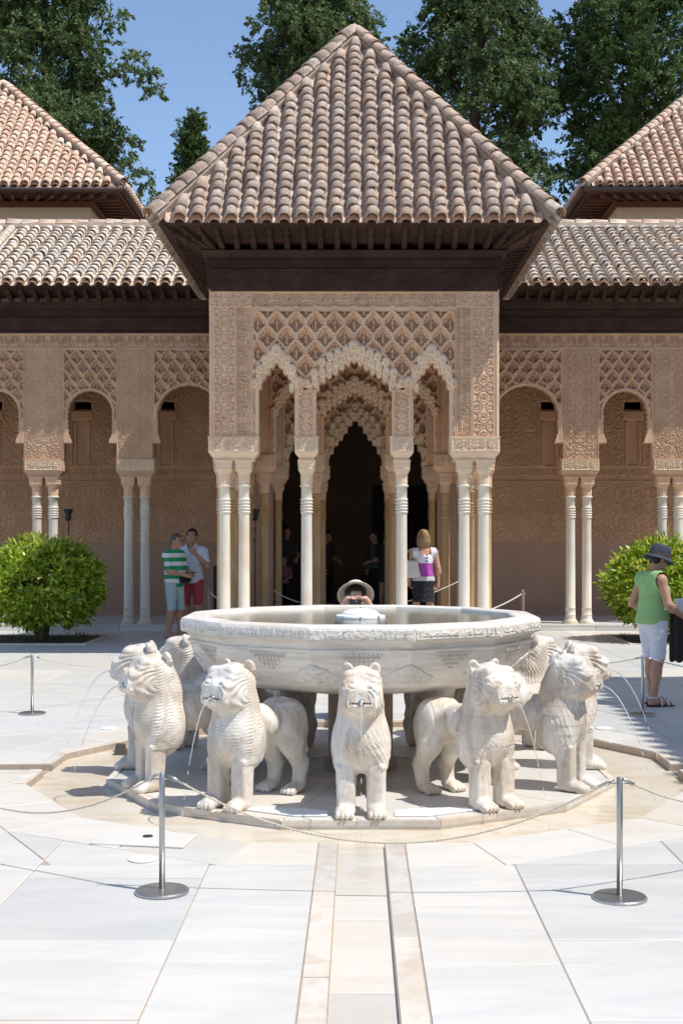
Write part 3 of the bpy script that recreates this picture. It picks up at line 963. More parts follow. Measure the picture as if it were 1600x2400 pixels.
# roof
RE, ZR, ZA = 2.66, ZE+.045, 9.44
apex = Vector((XP, YPC, ZA))
hyR = RE+.05
rb = MB(); rb.add([(XP-RE+.03,YPC-hyR+.03,ZR),(XP+RE-.03,YPC-hyR+.03,ZR),(XP+RE-.03,YPC+hyR-.03,ZR),(XP-RE+.03,YPC+hyR-.03,ZR),tuple(apex)], [(0,1,4),(1,2,4),(2,3,4),(3,0,4),(3,2,1,0)])
roof = rb.build('roof', M['tile_mortar'], pav)
cor = [Vector((XP-RE,YPC-hyR,ZR)), Vector((XP+RE,YPC-hyR,ZR)), Vector((XP+RE,YPC+hyR,ZR)), Vector((XP-RE,YPC+hyR,ZR))]
for k in range(4):
    A, B = cor[k], cor[(k+1) % 4]; W = (B-A).length; mid = (A+B)/2; V = apex-mid; L = V.length
    roof_face(roof, A, B-A, V, W, lambda u, W=W, L=L: min(u, W-u)/(W/2)*L-.22, M['tile'], TM['tile'], .228, .182, True, k == 0)
for c in cor: hip_line(roof, c+Vector((0,0,.02)), apex, HM['tile'])
fin = MB(); fin.lathe([(.16,ZA-.14),(.13,ZA+.02),(.06,ZA+.10),(.01,ZA+.15)], 12, (XP, YPC)); fin.build('roof_cap', M['tile_grey'], roof, True)
# ================================================================== galleries either side of the pavilion
YG, YBK = 22.80, 25.20
G_TOP = 5.29
# arches: centre, outer radius, springing height (u measured away from the middle of the court)
GA = [(3.00, .60, 3.80, 1), (4.76, .43, 3.87, 0), (6.42, .43, 3.87, 2), (8.05, .43, 3.87, 0)]
GP = [3.95, 5.59, 7.24]
def g_edge(U, Z):
    """distance outside the lobed intrados (negative = open)"""
    d = np.full_like(U, 9.0)
    for c, r, zc, st in GA:
        x = U-c; z = Z-zc; th = np.arctan2(z, x)
        ri = r - .045 + .010*np.abs(np.sin(11*th))
        up = np.hypot(x, z)-ri
        lo = np.abs(x) - np.where(Z < 3.33, r+.048, r-.045+.010*np.abs(np.sin(Z*38)) - np.clip((3.52-Z)*.35, 0, .06))
        d = np.minimum(d, np.where(z > 0, up, lo))
    return d
def g_solid(U, Z):
    return g_edge(U, Z) > 0
def g_relief(U, Z):
    h = np.full_like(U, .0)
    for c, r, zc, st in GA:
        w = r+.05
        m = np.abs(U-c) < w
        a, b = ((.266,.185),(.235,.16))[0 if st == 0 else 0]
        sb = sebka(U, Z, .235 if st == 0 else .25, .17 if st != 1 else .18, c + (.0 if st == 0 else .12), 4.99, .028, 0 if st == 0 else 1)
        h = np.where(m & (Z < 4.99), sb, h)
        h = np.where(m & (np.abs(np.abs(U-c)-w+.008) < .010), .022, h)
        h = np.where((np.abs(U-c) < w+.012) & (np.abs(Z-5.0) < .016), .024, h)
        x = U-c; z = Z-zc; rr_ = np.where(z > 0, np.hypot(x, z), np.abs(x))
        ring = (rr_ < r+.018) & m
        h = np.where(ring, .02 + .02*np.cos(np.clip((rr_-r+.012)/.03, -1, 1)*1.57), h)
        jamb = m & (Z < 3.75) & (Z > 3.31) & (np.abs(U-c) > r-.06)
        h = np.where(jamb, .015, h)
    for p in GP:
        m = np.abs(U-p) < .325
        h = np.where(m & (Z < 5.02), arabesque(U, Z, p-.325, p+.325, .30, .022, 41, 31, False)-.006, h)
        h = np.where(np.abs(np.abs(U-p)-.325) < .008, .02, h)
    h = np.where((np.abs(U-2.25) < .13), .0, h)
    tb = (Z > 5.035) & (Z < 5.265)
    h = np.where(tb, arabesque(U, Z, 2, 8.6, .21, .008, 44, 34, False)-.022, h)
    h = np.where(np.abs(Z-5.03) < .010, .018, h)
    h = np.where(Z > 5.262, .022, h)
    return h
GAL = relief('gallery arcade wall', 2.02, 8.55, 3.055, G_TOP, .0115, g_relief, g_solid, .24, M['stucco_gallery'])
TXT_G = text_mesh('gallery motto', MOTTO, .44, .18, .030, M['stucco_gallery'])

# back wall of the gallery: dado, interlace band, leafwork, lettering, niches
def lace(U, Z):
    """interlaced straight strapwork with eight-point stars"""
    p = .21; u = (U/p) % 1.0; v = (Z/p) % 1.0
    h = np.zeros_like(U)
    line = lambda d: np.abs(d) < .055
    h = np.where(line(u-.25) & (v < .75), 1, h); h = np.where(line(u-.75) & (v > .25), 1, h)
    h = np.where(line(v-.25) & (u > .25), 1, h); h = np.where(line(v-.75) & (u < .75), 1, h)
    h = np.where(line(np.abs(u-.5)+np.abs(v-.5)-.42), 1, h)
    st = np.hypot(u-.0 - (u > .5), v-.0 - (v > .5))
    h = np.where(st < .17, .7, h)
    return h*.020
def b_relief(U, Z):
    h = np.where(Z < 1.98, lace(U, Z-1.58), 0)
    h = np.where((Z >= 1.98) & (Z < 2.74), arabesque((U-.15) % .62, Z-2.02, 0, .62, .50, .026, 61, 16), h)
    h = np.where((Z >= 2.77) & (Z < 3.04), -.014+0*Z, h)
    h = np.where(Z >= 3.06, arabesque((U % .9), Z, 0, .9, .44, .026, 66, 18), h)
    for z in (1.565, 1.985, 2.76, 3.05):
        h = np.where(np.abs(Z-z) < .012, .018, h)
    # blind window niche with a sill and two colonnettes
    for c in (3.80, 5.44, 7.2):
        m = (np.abs(U-c) < .20) & (Z > 3.08) & (Z < 4.35)
        h = np.where(m, -.01, h)
        cn = m & (np.abs(np.abs(U-c)-.135) < .03) & (Z < 3.95)
        h = np.where(cn, .03, h)
        h = np.where((np.abs(np.abs(U-c)-.20) < .014) & (Z > 3.06) & (Z < 4.4), .022, h)
        h = np.where(m & (Z > 3.98) & (Z < 4.16), .04, h)
        h = np.where(m & (np.abs(U-c) < .17) & (Z > 4.18), -.10, h)
    return h
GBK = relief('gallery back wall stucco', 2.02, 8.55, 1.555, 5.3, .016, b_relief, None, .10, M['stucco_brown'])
TXT_B = text_mesh('back wall motto', MOTTO, .46, .19, .030, M['stucco'])

def mirrored(name, me0):
    me = me0.copy(); me.name = name
    n = len(me.vertices); co = np.empty(n*3, np.float32); me.vertices.foreach_get('co', co); co = co.reshape(-1,3); co[:,0] *= -1
    me.vertices.foreach_set('co', co.ravel()); me.flip_normals(); me.update()
    return me

for s, lab in ((-1, 'stucco arcade gallery in shade, beside the clipped bush and the two men'), (1, 'stucco arcade gallery with a sunlit lower edge, behind the woman in green')):
    g = thing('gallery', lab, 'gallery', (s*5.2, 24.0, 0), group='galleries flanking the pavilion')
    link('arcade_wall', GAL if s > 0 else mirrored('gallery arcade wall mirrored', GAL), g, (0, YG-.12, 0))
    link('carved_back_wall', GBK if s > 0 else mirrored('gallery back wall mirrored', GBK), g, (0, YBK, 0))
    MB().box(*sorted((s*2.02, s*8.55)), YBK+.004, YBK+.10, TZ-.03, 1.553).build('plaster_dado', M['dado'], g)
    MB().box(*sorted((s*2.02, s*8.55)), YBK-.03, YBK, TZ, TZ+.09).build('skirting', M['dado'], g)
    for k in range(13):
        link('inscription', TXT_G, g, (s*2.3+s*.46*k, YG-.098, 5.15))
        link('inscription', TXT_B, g, (s*2.3+s*.48*k, YBK+.016, 2.905))
    for p in GP:
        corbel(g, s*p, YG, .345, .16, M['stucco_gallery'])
        for dx in (-.145, .145): column(g, s*p+dx, YG, 'gallery')
    MB().box(*sorted((s*2.02, s*8.55)), YG+.13, YBK-.01, 5.10, 5.2).build('wooden_ceiling', M['wood'], g)
    # frieze and eaves
    x0, x1 = sorted((s*2.02, s*8.6))
    prof = [(G_TOP+.002,0),(G_TOP+.002,.045),(5.32,.045),(5.33,.03),(5.58,.03),(5.59,.05),(5.60,.055),(5.61,.045),(5.66,.045),(5.67,.06),(5.685,.06),(5.69,.035),(5.72,.04),(5.765,.075),(5.82,.12),(5.83,.12),(5.83,-.1)]
    MB().loft([[(x, YG-.12-o, z) for z, o in prof] for x in (x0, x1)], True, False).build('wooden_frieze', M['wood'], g)
    me = bpy.data.meshes.get('gallery frieze carving') or relief('gallery frieze carving', -3.2, 3.2, -.115, .115, .016, lambda X, Z: frz((X % .5)*1.0, Z), None, .01, M['wood'])
    link('frieze_carving', me, g, (s*5.25, YG-.161, 5.455))
    ze, yo = 6.02, YG-.12-.50
    MB().loft([[(x, YG-.1, 5.92), (x, yo, ze), (x, yo, ze+.03), (x, YG-.1, 5.99)] for x in (x0, x1)], True).build('eave_boards', M['wood'], g)
    for k in range(28):
        xx = s*(2.3+.225*k); rafter(g, (xx, YG-.20, 5.90), (xx, yo+.08, ze))
    # roof
    O = Vector((x0, yo-.02, ze+.045)); zr, yr = 7.80, YBK+.15
    V = Vector((0, yr-O.y, zr-O.z)); L = V.length
    rb_ = MB(); rb_.add([(x0,O.y+.03,O.z),(x1,O.y+.03,O.z),(x1,yr,zr),(x0,yr,zr),(x1,yr+1.5,zr-.4),(x0,yr+1.5,zr-.4),(x0,yr+1.5,5.2),(x1,yr+1.5,5.2)], [(0,1,2,3),(3,2,4,5),(5,4,7,6)])
    ro = rb_.build('roof', M['tile_mortar'], g)
    c0, c1 = (x0, x1-.0)
    # outer part that the frame shows as single tiles
    wv = 4.6
    if s < 0: oa, ob = x1-wv-.05, x0
    else: oa, ob = x0+.05, x0+.05+wv
    roof_face(ro, (oa, O.y, O.z), (1,0,0), V, wv, lambda u: L-.10, M['tile_grey'], TM['tile_grey'], .23, .206, True, True)
    w2 = (x1-x0)-wv-.1
    roof_face(ro, (ob, O.y, O.z), (1,0,0), V, w2, lambda u: L-.10, M['tile_grey'], TM['tile_grey'], .23, .206, True, False)
    MB().tube([(x0, yr-.02, zr+.0), (x1, yr-.02, zr+.0)], .15, 8).build('ridge_mortar', M['tile_mortar'], ro)
    nrt = 20
    for k in range(nrt):
        xx = x0+(x1-x0)*k/nrt
        put_tile('ridge_tile', HM['tile_pink'], ro, (xx, yr-.02, zr+.075), (0,-1,0), (1,0,0), (0,0,1), .01)

# ================================================================== hall behind, its triple doorway
hall = thing('palace_hall', 'dark hall doorway with grey stalactite arches behind the pavilion', 'hall', (0, YBK+2, 0))
o = link('doorway_wall', DOOR_WALL, hall, (XP, YBK-.02, 0))
for s in (-1, 1):
    corbel(hall, XP+s*1.665, YBK+.11, .345, .16, M['stucco']); corbel(hall, XP+s*.66, YBK+.11, .16, .16, M['stucco'])
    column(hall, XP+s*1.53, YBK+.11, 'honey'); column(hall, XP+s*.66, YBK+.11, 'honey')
    MB().box(*sorted((XP+s*1.62, XP+s*2.02)), YBK, YBK+.22, TZ-.03, 2.72).build('door_jamb', M['dado'], hall)
hm = MB()
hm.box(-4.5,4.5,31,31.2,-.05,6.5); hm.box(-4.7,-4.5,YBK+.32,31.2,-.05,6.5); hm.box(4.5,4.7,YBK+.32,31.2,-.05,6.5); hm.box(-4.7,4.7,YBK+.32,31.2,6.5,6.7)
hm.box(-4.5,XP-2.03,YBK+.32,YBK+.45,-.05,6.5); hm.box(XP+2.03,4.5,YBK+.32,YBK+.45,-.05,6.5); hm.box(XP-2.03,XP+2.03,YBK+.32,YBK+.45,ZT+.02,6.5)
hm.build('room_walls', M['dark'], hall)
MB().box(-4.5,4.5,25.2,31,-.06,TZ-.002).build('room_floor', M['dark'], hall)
dw = MB(); dw.box(.35,1.7,30.9,30.98,TZ,2.9); dw.build('dark_door', plain('dark door', (.03,.024,.02)), hall)
MB().box(XP-2.02, XP+2.02, YP1+.02, YBK-.03, 5.10, 5.20).build('passage_ceiling', M['wood'], hall)

# ================================================================== raised roofs at the corners
for s, xc_, lab in ((-1, 5.36, 'raised pink tiled roof above cream wall, over the bush gallery'), (1, 5.16, 'raised tiled roof above cream wall, in front of the darkest tall tree')):
    t = thing('corner_tower', lab, 'tower', (s*(xc_+3.7), 32.7, 0), group='raised roofs behind the galleries')
    half = 3.73; cxx, cyy = s*(xc_+half), 29.0+half
    z0, z1 = 9.50, 9.58
    wl = MB(); hw = half-.92
    wl.box(cxx-hw, cxx+hw, cyy-hw, cyy+hw, 0, z0+.05); wl.build('wall', M['tower_plaster'], t)
    wb = MB(); frieze(wb, [(z0-.10,.0),(z0-.10,.05),(z0-.02,.06),(z0+.0,.09),(z0+.03,.09)], hw, hw, cxx, cyy); wb.build('wall_plate', M['wood_red'], t)
    sf = MB(); h1, h2 = hw+.05, half-.06
    sf.loft([[(cxx-h,cyy-h,z),(cxx+h,cyy-h,z),(cxx+h,cyy+h,z),(cxx-h,cyy+h,z)] for h, z in ((h1,z0+.18),(h2,z1-.06),(h2,z1))]); sf.build('eave_boards', M['wood_red'], t)
    for k in range(23):
        u = -hw+2*hw*k/22
        MB().loft([[(cxx+u-.035,cyy-hw-.05,z0+.03),(cxx+u+.035,cyy-hw-.05,z0+.03),(cxx+u+.035,cyy-hw-.05,z0+.17),(cxx+u-.035,cyy-hw-.05,z0+.17)],
                   [(cxx+u*1.18-.035,cyy-half+.14,z1-.16),(cxx+u*1.18+.035,cyy-half+.14,z1-.16),(cxx+u*1.18+.035,cyy-half+.14,z1-.07),(cxx+u*1.18-.035,cyy-half+.14,z1-.07)]]).build('rafter', M['wood_red'], t)
        q = -s
        MB().loft([[(cxx+q*(hw+.05),cyy+u-.035,z0+.03),(cxx+q*(hw+.05),cyy+u+.035,z0+.03),(cxx+q*(hw+.05),cyy+u+.035,z0+.17),(cxx+q*(hw+.05),cyy+u-.035,z0+.17)],
                   [(cxx+q*(half-.14),cyy+u*1.18-.035,z1-.16),(cxx+q*(half-.14),cyy+u*1.18+.035,z1-.16),(cxx+q*(half-.14),cyy+u*1.18+.035,z1-.07),(cxx+q*(half-.14),cyy+u*1.18-.035,z1-.07)]]).build('rafter', M['wood_red'], t)
    gt = MB(); hg = half+.03
    for a, b in (((-1,-1),(1,-1)), ((-s,-1),(-s,1))):
        gt.tube([(cxx+a[0]*hg, cyy+a[1]*hg, z1), (cxx+b[0]*hg, cyy+b[1]*hg, z1)], .075, 8)
    gt.build('gutter', M['gutter'], t, True)
    ap = Vector((cxx, cyy, 13.26)); zr = z1+.10
    rb_ = MB(); rb_.add([(cxx-half,cyy-half,zr),(cxx+half,cyy-half,zr),(cxx+half,cyy+half,zr),(cxx-half,cyy+half,zr),tuple(ap)], [(0,1,4),(1,2,4),(2,3,4),(3,0,4),(3,2,1,0)])
    ro = rb_.build('roof', M['tile_mortar'], t)
    cs = [Vector((cxx-half,cyy-half,zr)), Vector((cxx+half,cyy-half,zr)), Vector((cxx+half,cyy+half,zr)), Vector((cxx-half,cyy+half,zr))]
    tk = 'tile_pink'
    L = (ap-(cs[0]+cs[1])/2).length; W = 2*half; V = ap-(cs[0]+cs[1])/2
    lim = lambda u: min(u, W-u)/(W/2)*L-.25
    wv = 3.7 if s < 0 else 3.0
    if s < 0:
        roof_face(ro, cs[0], (1,0,0), V, wv, lim, M[tk], TM[tk], .23, .21, True, True, u0=W-wv)
        roof_face(ro, cs[0], (1,0,0), V, W-wv, lim, M[tk], TM[tk], .23, .21, True, False)
    else:
        roof_face(ro, cs[0], (1,0,0), V, wv, lim, M[tk], TM[tk], .23, .21, True, True)
        roof_face(ro, cs[0], (1,0,0), V, W-wv, lim, M[tk], TM[tk], .23, .21, True, False, u0=wv)
    if s < 0: A, B = cs[1], cs[2]
    else: A, B = cs[3], cs[0]
    roof_face(ro, A, B-A, ap-(A+B)/2, W, lim, M[tk], TM[tk], .23, .21, True, False)
    for c in ((cs[0], cs[1])): hip_line(ro, c+Vector((0,0,.02)), ap, HM[tk])

# ================================================================== hall on the sunny side of the court, right of the frame: it casts the toothed shade on the floor
sh = thing('side_hall', 'tall plain hall with tiled eaves, out of frame beyond the woman in green', 'hall', (7.35, 12.85, 0), -.06)
sh_y1 = 12.85
MB().box(7.95, 13.3, -8, sh_y1-.4, 0, 9.0).build('wall', M['tower_plaster'], sh)
MB().loft([[(7.35, y, 9.08), (13.9, y, 9.08), (10.6, y, 11.4)] for y in (-8.2, sh_y1)]).build('roof', M['tile_mortar'], sh)
ro = sh.children[-1]
roof_face(ro, (7.35, sh_y1, 9.14), (0,-1,0), (3.3,0,2.3), 21.0, lambda u: .55, M['tile_pink'], TM['tile_pink'], .30, .25, True, False)
# ================================================================== implicit surfaces for carved and living bodies
class SDF:
    def __init__(s, lo, hi, res):
        s.res = res; s.lo = np.array(lo, np.float32)
        n = np.ceil((np.array(hi)-np.array(lo))/res).astype(int)+1
        s.ax = [s.lo[i] + res*np.arange(n[i], dtype=np.float32) for i in range(3)]
        s.D = np.full(n, .25, np.float32)
    def _sub(s, lo, hi, pad):
        sl = []
        for i in range(3):
            a = int(max(0, math.floor((lo[i]-pad-s.lo[i])/s.res))); b = int(min(len(s.ax[i]), math.ceil((hi[i]+pad-s.lo[i])/s.res)+1))
            if b <= a: return None
            sl.append(slice(a, b))
        return tuple(sl)
    def _put(s, lo, hi, f, k, op):
        pad = .04+k*1.5 if op == 'u' else k+.01
        sl = s._sub(lo, hi, pad)
        if sl is None: return s
        X = s.ax[0][sl[0]][:,None,None]; Y = s.ax[1][sl[1]][None,:,None]; Z = s.ax[2][sl[2]][None,None,:]
        d = f(X, Y, Z); A = s.D[sl]
        if op == 'u':
            h = np.clip(.5+.5*(A-d)/k, 0, 1); s.D[sl] = A*(1-h)+d*h-k*h*(1-h)
        elif op == 's':
            h = np.clip(.5-.5*(A+d)/k, 0, 1); s.D[sl] = A*(1-h)-d*h+k*h*(1-h)
        elif op == 'i':
            s.D[sl] = np.maximum(A, d)
        return s
    def ell(s, c, r, k=.03, op='u', rot=None):
        c = np.array(c, np.float32); r = np.array(r, np.float32); m = float(r.max())
        Rm = None if rot is None else np.array(Euler(rot).to_matrix().transposed(), np.float32)
        def f(X, Y, Z):
            x, y, z = X-c[0], Y-c[1], Z-c[2]
            if Rm is not None:
                x, y, z = Rm[0,0]*x+Rm[0,1]*y+Rm[0,2]*z, Rm[1,0]*x+Rm[1,1]*y+Rm[1,2]*z, Rm[2,0]*x+Rm[2,1]*y+Rm[2,2]*z
            k0 = np.sqrt((x/r[0])**2+(y/r[1])**2+(z/r[2])**2); k1 = np.sqrt((x/r[0]**2)**2+(y/r[1]**2)**2+(z/r[2]**2)**2)
            return k0*(k0-1)/np.maximum(k1, 1e-6)
        return s._put(c-m, c+m, f, k, op)
    def cone(s, a, b, ra, rb, k=.02, op='u', sq=(1,1,1)):
        a = np.array(a, np.float32); b = np.array(b, np.float32); m = max(ra, rb)/min(sq)
        ab = b-a; L2 = float(ab@ab)+1e-9
        def f(X, Y, Z):
            px, py, pz = X-a[0], Y-a[1], Z-a[2]
            t = np.clip((px*ab[0]+py*ab[1]+pz*ab[2])/L2, 0, 1)
            return np.sqrt(((px-t*ab[0])*sq[0])**2+((py-t*ab[1])*sq[1])**2+((pz-t*ab[2])*sq[2])**2)-(ra+(rb-ra)*t)
        return s._put(np.minimum(a,b)-m, np.maximum(a,b)+m, f, k, op)
    def box(s, c, h, r=.02, k=.02, op='u', rot=None):
        c = np.array(c, np.float32); h = np.array(h, np.float32); m = float(np.linalg.norm(h)+r)
        Rm = None if rot is None else np.array(Euler(rot).to_matrix().transposed(), np.float32)
        def f(X, Y, Z):
            x, y, z = X-c[0], Y-c[1], Z-c[2]
            if Rm is not None:
                x, y, z = Rm[0,0]*x+Rm[0,1]*y+Rm[0,2]*z, Rm[1,0]*x+Rm[1,1]*y+Rm[1,2]*z, Rm[2,0]*x+Rm[2,1]*y+Rm[2,2]*z
            qx, qy, qz = np.abs(x)-h[0], np.abs(y)-h[1], np.abs(z)-h[2]
            return np.sqrt(np.maximum(qx,0)**2+np.maximum(qy,0)**2+np.maximum(qz,0)**2)+np.minimum(np.maximum(np.maximum(qx,qy),qz),0)-r
        return s._put(c-m, c+m, f, k, op)
    def mesh(s):
        """surface nets -> (verts, quads)"""
        D = s.D; D[0], D[-1] = .1, .1; D[:,0], D[:,-1] = .1, .1; D[:,:,0], D[:,:,-1] = .1, .1
        ins = D < 0
        nx, ny, nz = (q-1 for q in D.shape)
        cnt = np.zeros((nx,ny,nz), np.uint8)
        for i in (0,1):
            for j in (0,1):
                for k in (0,1): cnt += ins[i:i+nx, j:j+ny, k:k+nz]
        act = (cnt > 0) & (cnt < 8)
        I = np.argwhere(act); idx = np.full(act.shape, -1, np.int32); idx[act] = np.arange(len(I))
        P = np.zeros((len(I),3), np.float32); W = np.zeros(len(I), np.float32)
        corner = [np.array(c) for c in ((0,0,0),(1,0,0),(0,1,0),(1,1,0),(0,0,1),(1,0,1),(0,1,1),(1,1,1))]
        val = [D[tuple((I+c).T)] for c in corner]
        for a, b in ((0,1),(2,3),(4,5),(6,7),(0,2),(1,3),(4,6),(5,7),(0,4),(1,5),(2,6),(3,7)):
            m = (val[a] < 0) != (val[b] < 0)
            t = val[a][m]/(val[a][m]-val[b][m])
            P[m] += corner[a]+(corner[b]-corner[a])*t[:,None]; W[m] += 1
        V = (I+P/W[:,None])*s.res+s.lo
        Q = []
        for axis in range(3):
            o1, o2 = [(1,2),(2,0),(0,1)][axis]
            A = ins; sl0 = [slice(None)]*3; sl1 = [slice(None)]*3; sl0[axis] = slice(0,-1); sl1[axis] = slice(1,None)
            ch = A[tuple(sl0)] != A[tuple(sl1)]
            E = np.argwhere(ch)
            E = E[(E[:,o1] > 0) & (E[:,o2] > 0) & (E[:,o1] < D.shape[o1]-1) & (E[:,o2] < D.shape[o2]-1)]
            d1 = np.zeros(3, int); d1[o1] = 1; d2 = np.zeros(3, int); d2[o2] = 1
            q = np.stack([idx[tuple((E-d1-d2).T)], idx[tuple((E-d2).T)], idx[tuple(E.T)], idx[tuple((E-d1).T)]], -1)
            flip = ~A[tuple(E.T)]
            q[flip] = q[flip][:, ::-1]
            Q.append(q)
        Q = np.concatenate(Q); Q = Q[(Q >= 0).all(1)]
        return V.astype(np.float32), Q
def normals(V, Q):
    n = np.cross(V[Q[:,2]]-V[Q[:,0]], V[Q[:,3]]-V[Q[:,1]]); N = np.zeros_like(V)
    for k in range(4): np.add.at(N, Q[:,k], n)
    return N/np.maximum(np.linalg.norm(N, axis=1, keepdims=True), 1e-9)
def smoothstep(x, a, b):
    t = np.clip((x-a)/(b-a), 0, 1); return t*t*(3-2*t)

# ================================================================== lions
def lion_mesh(name, variant, res=.0068):
    s = SDF((-.24,-.58,-.03), (.24,.52,.97), res)
    s.ell((0,-.255,.445), (.158,.155,.205), .03)
    s.ell((0,-.02,.485), (.118,.24,.122), .06)
    s.ell((0,.255,.475), (.138,.160,.148), .06)
    s.ell((0,-.245,.625), (.135,.145,.185), .05)
    s.ell((0,-.28,.745), (.122,.125,.150), .04)
    s.box((0,-.330,.755), (.080,.075,.052), .042, .05, rot=(R(-26),0,0))
    s.box((0,-.415,.715), (.072,.045,.044), .036, .03, rot=(R(-10),0,0))
    s.ell((0,-.375,.655), (.098,.085,.055), .03)
    for x in (-1, 1):
        s.ell((x*.076,-.355,.700), (.052,.085,.078), .03)
        s.ell((x*.098,-.23,.40), (.074,.12,.17), .04)
        s.cone((x*.090,-.29,.36), (x*.090,-.315,.05), .066, .054, .03, sq=(1,.95,1))
        s.box((x*.090,-.312,.16), (.034,.034,.13), .020, .01)
        s.ell((x*.097,-.375,.034), (.058,.080,.040), .02)
        for t in range(4): s.ell((x*.097+(t-1.5)*.0275,-.435+.008*abs(t-1.5),.022), (.0165,.038,.026), .006)
        s.ell((x*.082,.27,.42), (.078,.145,.185), .04)
        s.cone((x*.095,.235,.33), (x*.098,.335,.175), .080, .052, .04)
        s.cone((x*.098,.345,.185), (x*.098,.315,.05), .050, .046, .03)
        s.ell((x*.098,.255,.032), (.056,.082,.036), .02)
        for t in range(4): s.ell((x*.098+(t-1.5)*.0265,.185+.008*abs(t-1.5),.021), (.0155,.036,.024), .006)
        s.ell((x*.088,-.222,.862), (.041,.024,.050), .02, rot=(R(18),0,x*R(14)))
        s.ell((x*.089,-.250,.868), (.028,.012,.034), .006, 's', rot=(R(18),0,x*R(14)))
    s.cone((0,.40,.52), (.04,.435,.40), .026, .024, .03); s.cone((.04,.435,.40), (.085,.40,.26), .024, .03, .02)
    s.ell((0,-.468,.758), (.030,.026,.022), .014)
    # mouth slit
    s.box((0,-.480,.690), (.070,.016,.002), .002, .008, 's')
    s.ell((0,-.475,.692), (.024,.026,.022), .006, 's')
    V, Q = s.mesh(); N = normals(V, Q)
    x, y, z = V.T; ax = np.abs(x)
    d = np.zeros(len(V), np.float32)
    face = smoothstep(-y, .300, .335)*smoothstep(z, .62, .665)
    back = -.05 + .22*(z-.45)
    mane = smoothstep(back-y, .0, .012)*smoothstep(z, .315+.05*np.cos(x*20), .33+.05*np.cos(x*20))*(1-face)*(1-smoothstep(z, .84, .87))
    th = np.arctan2(x, -(y+.12))*.17
    if variant == 0:       # wavy locks running sideways round the neck
        ph = (z*1.0 - .5*(y+.25) + .007*np.sin(th*2*np.pi/.055))/.0195
        wv = np.sin(2*np.pi*ph)
    elif variant == 1:     # overlapping tufts
        row = np.floor(z/.062); zz = z/.062-row
        uu = (th/.062+.5*(row % 2)) % 1.0-.5
        wv = 1.4*(1-zz) - 1.0 + .55*np.sin(uu*2*np.pi*3.5 + zz*2.5) - 2*np.clip(np.abs(uu)-.40, 0, 1)*3
    elif variant == 2:     # broad plates with fine hatching
        row = np.floor(z/.095); zz = z/.095-row
        uu = (th/.11+.5*(row % 2)) % 1.0-.5
        wv = np.where((np.abs(uu) > .46) | (zz < .07), -1.6, .2) + .45*np.sin((z*.6+th)*2*np.pi/.02)
    else:                  # long locks running down the chest
        ph = (th + .008*np.sin(z*2*np.pi/.075+3*np.sin(z*17)))/.021
        wv = np.sin(2*np.pi*ph)
    worn = .35+.65*smoothstep(np.sin(x*19+z*11+variant)*np.sin(y*17-z*13)+.35*np.sin(z*41+x*33), -.5, .5)
    d += mane*(.005 + .0034*wv*worn)
    # face: eyes, brow lines and whisker folds
    ck = face*smoothstep(ax, .035, .06)*(1-smoothstep(z, .80, .83))
    rr_ = np.hypot((ax-.055)*1.0+(-.42-y)*.55, (z-.705)*1.0)
    d += ck*.0046*np.sin(2*np.pi*rr_/.0225)
    ed = np.hypot((ax-.062)/.032, (z-.792-.25*(ax-.05))/.015)
    d -= face*.008*np.exp(-((ed-1)/.28)**2)*smoothstep(z, .74, .76)
    d -= face*.004*np.exp(-((z-.845-.3*(.06-ax))/.008)**2)*smoothstep(ax, .01, .03)
    teeth = face*np.exp(-((z-.688)/.016)**2)*smoothstep(ax, .02, .03)*(1-smoothstep(ax, .085, .10))
    d += teeth*.002*np.sign(np.sin(2*np.pi*ax/.02))
    # thigh line
    d -= .003*np.exp(-((np.hypot(y-.27, (z-.43)*.8)-.135)/.006)**2)*smoothstep(ax, .07, .1)
    d += .0015*np.sin(y*60+np.sin(z*40)*1.5)*np.sin(z*52)*np.sin(x*47)
    V = V+N*d[:,None]
    V[:,0] *= 1-.07*smoothstep(V[:,2], .60, .72)
    V[:,2] = np.maximum(V[:,2], 0)
    return np_mesh(name, V, Q, M['lion'], True)
LION = [lion_mesh('lion %d' % k, k) for k in range(4)]

M['jet'] = NT('falling water').out((.97,.98,1.0), .06)
jb = M['jet'].node_tree.nodes['Principled BSDF']; jb.inputs['Transmission Weight'].default_value = .75; jb.inputs['IOR'].default_value = 1.2
def jet_mesh(v0, seed):
    r = random.Random(seed); mb = MB(); pts = []; rad = []
    g = 9.81; T = math.sqrt(2*.715/g)
    n = 16
    for k in range(n+1):
        t = T*.72*k/n
        pts.append((r.uniform(-.001,.001), -.515-v0*t, .695-.5*g*t*t)); rad.append(max(.0022, .0052*(1-.5*k/n))*r.uniform(.85,1.15))
    mb.tube(pts, rad, 6)
    t = T*.75
    while t < T:
        dl = r.uniform(.006,.016); q = []
        for a in (0, .5, 1):
            tt = t+dl*a; q.append((r.uniform(-.002,.002), -.515-v0*tt, .695-.5*g*tt*tt))
        mb.tube(q, [.0012,.0036,.0015], 5); t += dl+r.uniform(.006,.018)
    return mb.mesh('water jet', M['jet'], True)
JET = [jet_mesh(v, i) for i, v in enumerate((.55,.75,.95))]
noz = MB(); noz.tube([(0,-.445,.692),(0,-.505,.694)], .0150, 12); noz.tube([(0,-.488,.6935),(0,-.506,.694)], .0185, 12)
NOZ = noz.mesh('nozzle', M['steel'], True)
